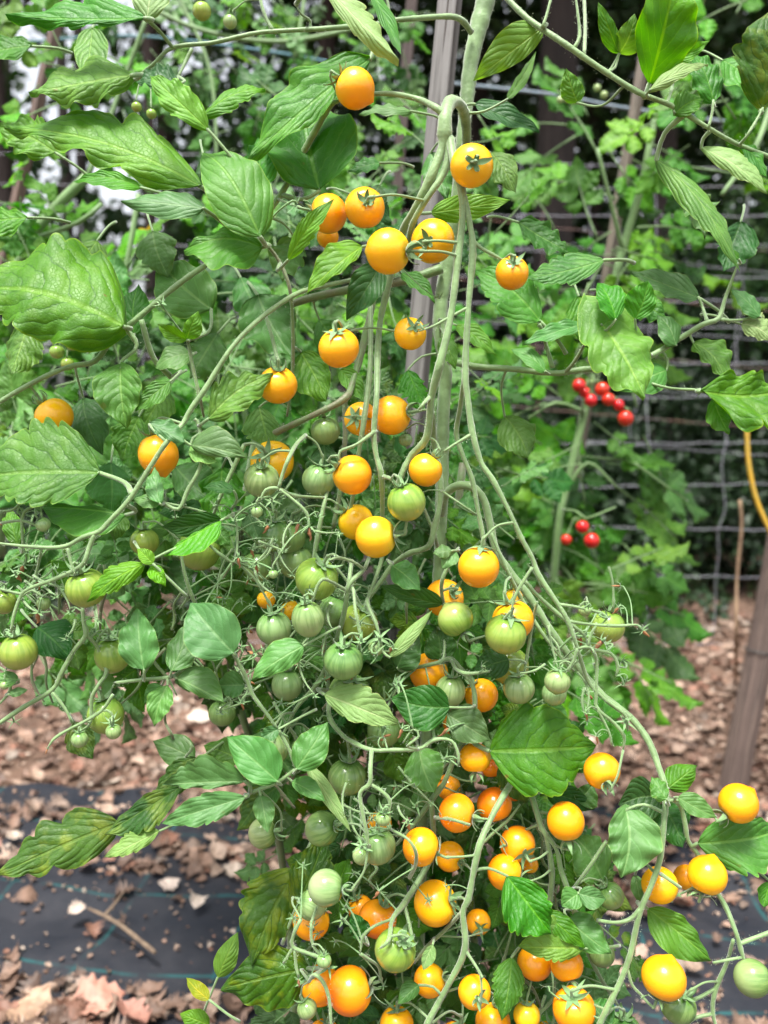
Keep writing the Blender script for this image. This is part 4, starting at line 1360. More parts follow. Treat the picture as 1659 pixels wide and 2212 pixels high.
ST = [
 # name, material, [(x, y, radius, depth offset cm)]
 ('main_stem', 'stem', [(1062, -160, 24, 7), (1052, -20, 24, 7), (1036, 50, 22, 7), (1018, 130, 19, 7), (1008, 220, 17, 7), (1000, 300, 16, 7), (990, 420, 16, 8), (968, 560, 17, 9), (950, 690, 17, 9), (962, 800, 16, 9), (957, 900, 15, 9), (955, 1040, 15, 9), (950, 1200, 14, 9), (935, 1400, 14, 10), (915, 1700, 14, 13), (900, 2212, 14, 17), (890, 2700, 14, 22)]),
 ('side_shoot', 'stem', [(955, 1110, 11, 8), (962, 1072, 12, 6), (985, 1050, 12, 5), (1020, 1052, 12, 4), (1045, 1080, 11, 4), (1058, 1130, 11, 4), (1072, 1190, 11, 4), (1105, 1240, 11, 4), (1145, 1292, 11, 4), (1190, 1362, 10, 4), (1240, 1430, 10, 4), (1300, 1500, 10, 3), (1362, 1550, 10, 2), (1400, 1600, 10, 1), (1422, 1655, 9, 0), (1438, 1712, 9, -1), (1434, 1780, 8, -2), (1427, 1850, 8, -2), (1408, 1910, 8, -2), (1382, 1972, 8, -2), (1362, 2060, 8, -2), (1340, 2120, 8, -2), (1296, 2212, 9, -2), (1270, 2290, 9, -2)]),
 ('side_shoot', 'stem', [(838, 45, 7, 2), (870, 42, 7, 2), (920, 38, 8, 3), (975, 36, 8, 4), (1000, 46, 9, 5), (1018, 70, 9, 6)]),
 ('side_shoot', 'stem', [(1030, -60, 8, 4), (1090, -8, 8, 1), (1140, 40, 8, 0), (1220, 95, 9, -1), (1300, 150, 8, -1), (1380, 200, 8, -1), (1450, 228, 7, -1), (1520, 270, 6, -1), (1590, 310, 6, 0), (1680, 345, 6, 0)]),
 ('leaf_stem', 'stem', [(1172, 58, 5, -1), (1180, 35, 4, -1), (1192, -10, 4, -1)]),
 ('leaf_stem', 'stem', [(1240, 105, 6, -1), (1252, 78, 5, -1), (1248, 30, 4, -1), (1243, -10, 4, -1)]),
 ('leaf_stem', 'stem', [(1262, 118, 5, 0), (1264, 60, 5, 1), (1262, 0, 5, 2)]),
 ('leaf_stem', 'stem', [(1440, 222, 5, -1), (1449, 200, 4, 0), (1453, 180, 4, 1)]),
 ('leaf_stem', 'stem', [(1530, 277, 4, -1), (1538, 245, 4, -1), (1541, 215, 3, -1)]),
 ('leaf_stem', 'stem', [(1598, 313, 5, 0), (1612, 295, 4, -1), (1635, 258, 4, -1), (1648, 232, 4, -1)]),
 ('side_shoot', 'stem', [(280, 180, 5, 4), (330, 140, 5, 3), (373, 103, 6, 3), (460, 92, 6, 3), (550, 72, 6, 3), (620, 66, 6, 3), (700, 62, 7, 3), (770, 56, 7, 4), (840, 50, 7, 5)]),
 ('leaf_stem', 'stem', [(373, 103, 6, 3), (345, 68, 5, 2), (318, 44, 6, 1), (300, 38, 5, 0)]),
 ('leaf_stem', 'stem', [(415, 105, 6, 3), (400, 135, 5, 3), (385, 165, 4, 2)]),
 ('leaf_stem', 'stem', [(590, 68, 6, 3), (575, 40, 5, 3), (565, 10, 5, 3), (560, -20, 5, 3)]),
 ('leaf_stem', 'stem', [(668, 66, 5, 3), (670, 45, 4, 3), (650, 30, 3, 2), (640, 10, 3, 2)]),
 ('leaf_stem', 'stem', [(838, 42, 5, 2), (840, 20, 4, 2), (832, -20, 4, 2)]),
 # the hooked truss stalk and its arms
 ('truss_stalk', 'stem', [(1006, 330, 13, 6), (1008, 290, 13, 4), (1003, 245, 13, 2), (990, 222, 14, 0), (972, 222, 16, -1), (962, 250, 18, -2), (960, 290, 18, -2), (955, 320, 13, -2), (930, 385, 12, -2), (900, 445, 11, -1), (870, 500, 10, 1), (850, 560, 9, 2), (838, 620, 8, 2), (822, 690, 8, 2), (816, 760, 8, 1), (814, 850, 8, -1), (808, 930, 7, -1), (812, 980, 7, -1), (824, 1030, 7, -1), (826, 1110, 6, 1), (826, 1200, 5, 2), (800, 1279, 5, 1), (794, 1303, 5, 0), (812, 1346, 5, -1), (821, 1378, 5, -1)]),
 ('truss_stalk', 'stem', [(966, 290, 14, -2), (968, 340, 12, -2), (955, 380, 9, -2), (925, 425, 8, -2), (892, 482, 7, -1), (878, 540, 6, 1), (868, 580, 5, 2)]),
 ('truss_stalk', 'stem', [(972, 300, 13, -2), (982, 360, 10, -3), (998, 415, 10, -3), (999, 470, 9, -3), (990, 553, 9, -3), (973, 686, 9, -3), (950, 786, 10, -3), (932, 860, 10, -2), (922, 943, 9, -1), (886, 988, 9, 0), (863, 1038, 7, 0), (850, 1100, 5, 1)]),
 ('truss_stalk', 'stem', [(1003, 425, 8, -3), (1018, 500, 8, -3), (1021, 553, 9, -3), (1012, 663, 8, -3), (1005, 800, 8, -3), (1010, 860, 8, -3), (1021, 936, 8, -3), (1040, 1000, 7, -3), (1064, 1036, 7, -3), (1100, 1105, 6, -3), (1125, 1160, 6, -3), (1152, 1210, 6, -3), (1162, 1240, 7, -3), (1205, 1305, 6, -3), (1228, 1345, 6, -3), (1247, 1400, 5, -3), (1270, 1470, 5, -2), (1300, 1505, 4, -2), (1350, 1545, 4, -2), (1356, 1580, 3, -2)]),
 ('truss_stalk', 'stem', [(1005, 800, 7, -3), (994, 880, 7, -1), (986, 936, 6, 0), (1000, 985, 6, 0), (1020, 1036, 6, 0), (1033, 1106, 6, 0), (1042, 1150, 6, 0), (1046, 1185, 5, 0)]),
 ('truss_stalk', 'stem', [(934, 890, 8, 0), (938, 960, 8, 2), (950, 1030, 8, 2), (950, 1090, 8, 2), (938, 1140, 8, 2), (926, 1180, 8, 2), (885, 1195, 7, 3), (850, 1218, 6, 4), (820, 1260, 6, 4), (770, 1330, 5, 4)]),
 ('truss_stalk', 'stem', [(953, 1060, 4, 1), (990, 1085, 3, 0), (1030, 1112, 3, 0)]),
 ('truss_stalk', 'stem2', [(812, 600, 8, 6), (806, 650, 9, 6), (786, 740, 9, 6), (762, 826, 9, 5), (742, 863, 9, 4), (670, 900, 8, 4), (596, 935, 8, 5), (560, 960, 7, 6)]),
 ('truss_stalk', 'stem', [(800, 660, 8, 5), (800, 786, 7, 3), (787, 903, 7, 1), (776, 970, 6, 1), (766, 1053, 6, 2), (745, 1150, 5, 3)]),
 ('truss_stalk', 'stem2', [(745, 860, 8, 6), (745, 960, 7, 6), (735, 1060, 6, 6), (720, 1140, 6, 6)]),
 ('truss_stalk', 'stem', [(712, 1040, 5, 3), (698, 1100, 6, 2), (684, 1170, 6, 2), (676, 1210, 5, 2)]),
 ('truss_stalk', 'stem', [(760, 1210, 6, 1), (753, 1265, 7, 0), (742, 1330, 6, 1), (720, 1400, 6, 3), (690, 1470, 6, 4), (640, 1530, 5, 4), (610, 1590, 5, 4)]),
 ('truss_stalk', 'stem', [(797, 1205, 5, 2), (786, 1230, 6, 0), (760, 1255, 6, -1), (748, 1278, 6, -1), (762, 1270, 4, -1), (768, 1320, 4, -2), (780, 1380, 4, -2), (776, 1388, 3, -2)]),
 ('truss_stalk', 'stem', [(748, 1275, 5, -1), (718, 1258, 4, -2), (696, 1252, 4, -3), (682, 1275, 4, -3), (676, 1300, 4, -3)]),
 ('truss_stalk', 'stem', [(786, 1230, 5, 0), (765, 1215, 4, -1), (732, 1205, 4, -2), (712, 1210, 4, -3)]),
 ('truss_stalk', 'stem', [(700, 1380, 6, 4), (710, 1500, 6, 3), (712, 1550, 6, 1), (740, 1588, 6, 0), (766, 1605, 6, -1), (803, 1620, 6, -2), (850, 1620, 5, -2), (905, 1618, 5, -2), (938, 1598, 5, -2), (975, 1600, 4, -2), (990, 1630, 4, -2), (990, 1655, 4, -2)]),
 ('truss_stalk', 'stem', [(803, 1620, 6, -2), (800, 1660, 6, -3), (799, 1693, 6, -3), (778, 1712, 6, -3), (783, 1755, 5, -3), (792, 1800, 5, -3), (795, 1830, 4, -3)]),
 ('truss_stalk', 'stem', [(799, 1693, 5, -3), (828, 1712, 5, -3), (842, 1730, 5, -3), (841, 1758, 4, -3)]),
 ('truss_stalk', 'stem', [(905, 1618, 4, -2), (880, 1612, 4, -3), (905, 1590, 3, -3), (892, 1575, 3, -3), (870, 1605, 3, -3)]),
 ('truss_stalk', 'stem', [(700, 1075, 4, 1), (662, 1073, 4, 0), (630, 1070, 4, -1), (602, 1055, 5, -2), (575, 1058, 4, -2), (560, 1085, 4, -2)]),
 ('truss_stalk', 'stem', [(602, 1055, 5, -2), (612, 1020, 5, -2), (624, 990, 5, -2), (640, 960, 6, 0), (660, 940, 6, 2)]),
 ('truss_stalk', 'stem', [(602, 1055, 4, -2), (640, 1085, 4, -2), (662, 1108, 4, -2), (668, 1135, 4, -2)]),
 ('truss_stalk', 'stem', [(440, 1165, 3, -1), (455, 1180, 4, 0), (480, 1200, 4, 0), (508, 1212, 4, 0), (512, 1140, 3, 1), (500, 1100, 3, 1)]),
 # left hand shoots
 ('side_shoot', 'stem', [(-40, 905, 7, 2), (0, 868, 7, 2), (80, 822, 7, 2), (150, 792, 7, 2), (205, 780, 8, 2), (245, 730, 8, 2), (300, 685, 8, 2), (380, 618, 8, 2), (445, 572, 8, 3), (520, 520, 8, 4), (600, 430, 9, 4), (660, 320, 10, 3), (712, 230, 9, 2), (735, 215, 7, 1)]),
 ('side_shoot', 'stem', [(740, 218, 5, 1), (800, 204, 6, 0), (850, 203, 7, -1), (905, 215, 8, -1), (940, 232, 10, -2), (960, 248, 12, -2)]),
 ('side_shoot', 'stem', [(780, 600, 6, 5), (700, 618, 6, 3), (640, 635, 7, 1), (560, 690, 7, -1), (500, 752, 7, -2), (445, 838, 8, -2), (412, 885, 8, -2), (395, 915, 7, -2), (360, 955, 7, -3), (330, 1000, 7, -3), (280, 1078, 7, -3), (240, 1122, 7, -3), (215, 1148, 8, -3), (180, 1160, 7, -3), (140, 1180, 6, -3), (80, 1182, 6, -3), (-20, 1172, 5, -3)]),
 ('side_shoot', 'stem', [(205, 1150, 7, -3), (192, 1185, 7, -3), (176, 1222, 7, -3), (120, 1250, 6, -2), (62, 1272, 5, -2), (44, 1290, 5, -2), (30, 1330, 5, -2), (24, 1365, 5, -2)]),
 ('truss_stalk', 'stem', [(146, 1184, 5, -3), (152, 1210, 4, -3), (163, 1242, 4, -3)]),
 ('truss_stalk', 'stem', [(178, 1312, 5, 0), (182, 1350, 6, 0), (186, 1372, 6, 0), (160, 1405, 6, 0), (135, 1450, 6, 0), (113, 1490, 6, 0), (50, 1528, 6, 0), (-20, 1575, 6, 0)]),
 ('truss_stalk', 'stem', [(188, 1372, 5, 0), (212, 1400, 5, 1), (230, 1450, 5, 1), (212, 1480, 5, 0), (198, 1510, 5, 0), (196, 1560, 4, 0), (172, 1580, 3, 0)]),
 ('truss_stalk', 'stem', [(113, 1495, 5, 0), (140, 1530, 4, 0), (155, 1560, 3, 0)]),
 ('truss_stalk', 'stem', [(244, 1500, 5, -2), (220, 1535, 4, -2), (180, 1560, 4, -2), (150, 1575, 4, -2), (118, 1595, 4, -2), (103, 1616, 3, -2)]),
 ('truss_stalk', 'stem', [(180, 1560, 3, -2), (220, 1535, 3, -2), (240, 1540, 3, -2), (246, 1565, 3, -2)]),
 ('truss_stalk', 'stem', [(90, 1185, 4, -1), (80, 1230, 4, 0), (60, 1280, 4, 0), (10, 1275, 4, 0), (-20, 1265, 4, 0)]),
 ('truss_stalk', 'stem', [(50, 1185, 4, 0), (48, 1120, 4, 0), (60, 1100, 4, 0), (95, 1090, 3, 0)]),
 ('truss_stalk', 'stem', [(0, 1105, 4, 0), (30, 1100, 4, 0), (62, 1070, 4, 0), (84, 1075, 3, 0)]),
 ('truss_stalk', 'stem', [(0, 1130, 4, 1), (48, 1125, 4, 0), (90, 1140, 3, 0)]),
 ('truss_stalk', 'stem', [(44, 1290, 4, -2), (70, 1275, 4, -2), (90, 1290, 3, -2)]),
 ('truss_stalk', 'stem', [(-10, 1440, 4, 0), (12, 1450, 4, 0), (22, 1490, 4, 0), (-10, 1530, 4, 0)]),
 ('leaf_stem', 'stem', [(300, 1470, 4, -2), (250, 1475, 5, -2), (310, 1468, 5, -2), (370, 1462, 6, -2), (400, 1440, 6, 0), (440, 1400, 6, 3)]),
 ('leaf_stem', 'stem', [(505, 1412, 6, -2), (530, 1460, 6, -2), (545, 1500, 6, -2), (575, 1540, 5, -2), (600, 1575, 5, -2)]),
 ('leaf_stem', 'stem', [(640, 1660, 5, -2), (600, 1690, 5, -2), (560, 1705, 6, -2), (520, 1722, 5, -2)]),
 ('leaf_stem', 'stem', [(600, 1575, 5, -2), (625, 1620, 5, -2), (640, 1662, 5, -2)]),
 ('leaf_stem', 'stem', [(385, 1165, 4, 2), (405, 1260, 5, 2), (440, 1330, 6, 3), (520, 1380, 6, 4)]),
 ('leaf_stem', 'stem', [(420, 905, 5, -1), (430, 920, 5, -1), (434, 1000, 5, -2), (405, 1060, 6, -2), (385, 1100, 6, -2), (345, 1080, 5, -2), (320, 1060, 4, -2)]),
 ('leaf_stem', 'stem', [(528, 960, 6, 3), (500, 1020, 6, 3), (475, 1075, 6, 3), (455, 1130, 5, 4)]),
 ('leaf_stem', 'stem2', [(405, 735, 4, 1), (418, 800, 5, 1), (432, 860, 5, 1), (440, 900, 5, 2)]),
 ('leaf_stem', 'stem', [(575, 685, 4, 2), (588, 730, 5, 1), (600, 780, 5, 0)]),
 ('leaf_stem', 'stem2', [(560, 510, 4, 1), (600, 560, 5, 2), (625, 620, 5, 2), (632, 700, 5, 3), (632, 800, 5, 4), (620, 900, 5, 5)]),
 ('leaf_stem', 'stem', [(305, 690, 8, 2), (330, 770, 8, 3), (370, 815, 8, 4)]),
 ('leaf_stem', 'stem', [(268, 706, 7, 1), (292, 735, 7, 1), (292, 755, 5, 1), (262, 780, 4, 0), (260, 800, 4, 0)]),
 ('side_shoot', 'stem2', [(590, 680, 10, 8), (650, 650, 11, 8), (753, 626, 12, 8), (873, 606, 13, 8), (955, 580, 14, 8)]),
 ('side_shoot', 'stem', [(970, 780, 10, 8), (1030, 792, 9, 6), (1106, 797, 9, 5), (1200, 806, 8, 4), (1260, 798, 9, 4), (1340, 795, 8, 4), (1400, 772, 8, 3), (1466, 733, 8, 3), (1520, 700, 8, 2), (1552, 688, 7, 2), (1568, 640, 5, 2), (1594, 570, 4, 1)]),
 ('leaf_stem', 'stem', [(1166, 700, 4, 3), (1178, 740, 5, 4), (1194, 795, 7, 4)]),
 ('leaf_stem', 'stem2', [(1218, 808, 6, 4), (1242, 780, 5, 3), (1262, 745, 4, 2), (1275, 720, 4, 0)]),
 ('leaf_stem', 'stem', [(1528, 696, 6, 2), (1518, 665, 4, 3), (1508, 640, 4, 3)]),
 ('leaf_stem', 'stem', [(1555, 690, 5, 2), (1590, 692, 4, 2), (1640, 684, 4, 2)]),
 ('leaf_stem', 'stem', [(1320, 798, 5, 4), (1430, 835, 4, 2), (1500, 842, 4, 0), (1515, 845, 4, 0)]),
 # lower right trusses
 ('truss_stalk', 'stem', [(975, 1424, 5, 1), (1016, 1469, 6, 1), (1026, 1523, 6, 1), (1014, 1590, 6, 2), (992, 1615, 6, 3), (960, 1690, 7, 3), (946, 1709, 7, 3), (890, 1786, 6, 3), (850, 1830, 5, 4)]),
 ('truss_stalk', 'stem', [(900, 1442, 5, 3), (945, 1432, 6, 2), (975, 1424, 6, 1), (1000, 1452, 6, 1), (1018, 1475, 6, 1)]),
 ('truss_stalk', 'stem', [(975, 1424, 5, 1), (985, 1445, 5, 0), (1010, 1455, 5, -1), (1058, 1450, 5, -1)]),
 ('truss_stalk', 'stem', [(930, 1730, 8, 2), (934, 1760, 8, 2), (938, 1830, 8, 4)]),
 ('truss_stalk', 'stem', [(940, 1766, 6, 1), (975, 1770, 5, -1), (1015, 1782, 4, -1)]),
 ('truss_stalk', 'stem', [(1150, 1600, 8, 6), (1120, 1665, 8, 4), (1090, 1715, 8, 1), (1062, 1765, 8, 0), (1036, 1826, 8, -1), (1020, 1900, 8, -1), (1012, 1942, 8, -1), (1000, 1972, 8, -1), (1004, 2052, 8, -1), (966, 2132, 8, -1), (923, 2212, 8, -1), (890, 2290, 8, -1)]),
 ('truss_stalk', 'stem', [(1000, 1968, 6, -1), (960, 2010, 5, 1), (920, 2048, 5, 2), (895, 2080, 5, 3)]),
 ('truss_stalk', 'stem', [(1005, 2052, 5, -1), (1030, 2090, 4, -2), (1042, 2112, 4, -3)]),
 ('truss_stalk', 'stem', [(845, 1792, 4, -2), (880, 1812, 4, -3), (898, 1840, 4, -3), (897, 1870, 5, -2), (885, 1895, 6, 0)]),
 ('truss_stalk', 'stem', [(935, 1850, 8, 4), (900, 1910, 8, 3), (873, 1952, 8, 1), (848, 1985, 6, -1), (840, 2030, 5, -3), (822, 2048, 4, -3)]),
 ('truss_stalk', 'stem', [(873, 1952, 5, 1), (885, 2000, 5, 0), (892, 2035, 5, -1)]),
 ('truss_stalk', 'stem', [(848, 1985, 4, -1), (810, 2000, 4, -2), (785, 2022, 4, -2), (778, 2060, 3, -2)]),
 ('truss_stalk', 'stem', [(650, 1985, 5, -3), (634, 2020, 5, -3), (632, 2045, 5, -3), (662, 2058, 5, -3), (700, 2072, 5, -3), (708, 2090, 4, -3)]),
 ('truss_stalk', 'stem', [(672, 1995, 4, -3), (675, 2040, 4, -3), (700, 2070, 4, -3)]),
 ('truss_stalk', 'stem', [(632, 2045, 4, -3), (622, 2065, 4, -3), (612, 2080, 3, -3)]),
 ('truss_stalk', 'stem', [(636, 2048, 4, -3), (640, 2090, 4, -3), (645, 2110, 3, -3)]),
 ('truss_stalk', 'stem', [(668, 2120, 5, -2), (680, 2105, 5, -3), (700, 2125, 5, -3), (712, 2165, 5, -3), (716, 2230, 5, -3)]),
 ('truss_stalk', 'stem', [(1142, 1700, 9, 3), (1152, 1730, 8, 2), (1170, 1790, 7, 1), (1180, 1806, 7, 1), (1192, 1886, 7, 2), (1186, 1960, 7, 3), (1180, 2040, 7, 5)]),
 ('truss_stalk', 'stem', [(1176, 1796, 6, 1), (1202, 1835, 6, 1), (1212, 1880, 6, 1), (1226, 1920, 7, 1), (1238, 1960, 7, 2), (1280, 2080, 6, 5), (1340, 2180, 5, 7)]),
 ('leaf_stem', 'stem', [(1310, 1816, 5, 0), (1275, 1870, 5, 0), (1240, 1918, 5, 1)]),
 ('leaf_stem', 'stem', [(1290, 1988, 5, -1), (1330, 1993, 5, -2), (1362, 1985, 6, -2), (1384, 1962, 7, -2)]),
 ('truss_stalk', 'stem', [(1427, 1888, 6, -2), (1445, 1900, 5, -3), (1470, 1918, 5, -3)]),
 ('truss_stalk', 'stem', [(1354, 2090, 5, -2), (1366, 2128, 4, -2), (1386, 2150, 4, -2)]),
 ('truss_stalk', 'stem', [(1440, 1722, 6, 0), (1468, 1740, 6, 1), (1480, 1780, 6, 1), (1486, 1815, 6, 1), (1510, 1850, 5, 1), (1545, 1920, 6, 1), (1568, 1960, 6, 0), (1590, 2015, 6, -1), (1600, 2050, 6, -1), (1608, 2076, 5, -1)]),
 ('truss_stalk', 'stem', [(1595, 2040, 6, -1), (1620, 2030, 6, -1), (1680, 2008, 6, -1)]),
 ('truss_stalk', 'stem', [(1584, 2030, 5, -1), (1570, 2080, 6, 0), (1545, 2140, 6, 0), (1540, 2190, 6, 0), (1555, 2240, 5, 0)]),
 ('truss_stalk', 'stem', [(1545, 2135, 5, 0), (1510, 2155, 5, 0), (1480, 2165, 5, 0)]),
 ('truss_stalk', 'stem', [(1540, 2190, 5, 0), (1500, 2200, 5, 0), (1470, 2225, 5, 0)]),
 ('truss_stalk', 'stem', [(1602, 2068, 4, -1), (1570, 2074, 4, -1), (1540, 2080, 4, -1)]),
 ('truss_stalk', 'stem', [(1436, 1730, 5, -1), (1480, 1730, 4, -1), (1520, 1745, 4, -1), (1548, 1765, 4, -1)]),
 # right hand lacy truss ends
 ('truss_stalk', 'stem', [(1205, 1305, 5, -3), (1250, 1312, 4, -3), (1300, 1325, 4, -3), (1312, 1335, 4, -3)]),
 ('truss_stalk', 'stem', [(1228, 1342, 5, -3), (1270, 1348, 4, -3), (1330, 1352, 4, -3), (1375, 1350, 3, -3), (1388, 1358, 3, -3)]),
 ('truss_stalk', 'stem', [(1290, 1345, 4, -3), (1275, 1375, 4, -3), (1270, 1400, 3, -3)]),
 ('truss_stalk', 'stem', [(1135, 1255, 5, -2), (1160, 1285, 5, -2), (1210, 1330, 5, -2), (1262, 1372, 4, -2), (1276, 1400, 4, -2), (1320, 1412, 4, -2), (1335, 1440, 4, -2), (1330, 1460, 3, -2)]),
 ('truss_stalk', 'stem', [(1150, 1225, 5, -3), (1125, 1265, 5, -3), (1112, 1290, 4, -3), (1105, 1318, 4, -3)]),
 ('truss_stalk', 'stem', [(1247, 1400, 5, -3), (1240, 1425, 4, -3), (1225, 1450, 4, -3)]),
 ('truss_stalk', 'stem', [(1247, 1402, 4, -3), (1272, 1398, 4, -3), (1288, 1425, 4, -2), (1288, 1500, 4, -2), (1290, 1530, 4, -2), (1325, 1560, 4, -2), (1348, 1590, 4, -2), (1346, 1620, 3, -2)]),
 ('truss_stalk', 'stem', [(1290, 1530, 4, -2), (1315, 1580, 3, -2), (1322, 1610, 3, -2)]),
 ('truss_stalk', 'stem', [(1160, 1300, 4, 0), (1150, 1350, 4, 1), (1138, 1420, 4, 1), (1133, 1450, 4, 1)]),
 ('truss_stalk', 'stem', [(1060, 1150, 5, 2), (1090, 1220, 5, 2), (1130, 1300, 5, 3), (1180, 1380, 5, 3), (1240, 1450, 5, 3)]),
 ('leaf_stem', 'stem', [(985, 1190, 5, 0), (955, 1255, 6, 0), (958, 1310, 5, 2)]),
 ('truss_stalk', 'stem', [(853, 715, 3, 1), (806, 708, 3, 1), (770, 712, 3, 0), (745, 718, 3, -1)]),
 ('truss_stalk', 'stem', [(1012, 664, 5, -3), (975, 683, 4, -3), (935, 705, 3, -3), (905, 715, 3, -3)]),
 ('truss_stalk', 'stem', [(1021, 520, 7, -3), (1038, 535, 5, -3), (1065, 550, 4, -3), (1098, 568, 4, -3)]),
 ('truss_stalk', 'stem', [(928, 858, 7, -2), (915, 872, 5, -3), (905, 885, 4, -3)]),
 ('truss_stalk', 'stem', [(812, 930, 6, -1), (770, 960, 4, -2), (735, 975, 4, -2), (732, 995, 4, -2)]),
 ('truss_stalk', 'stem', [(1025, 935, 6, -3), (985, 958, 4, -3), (960, 975, 4, -3)]),
 ('truss_stalk', 'stem', [(826, 1028, 6, -1), (845, 1035, 5, -2), (858, 1050, 5, -2)]),
]
for (nm, mt, pts) in ST:
    make_stem(plant, nm, pts, mt)

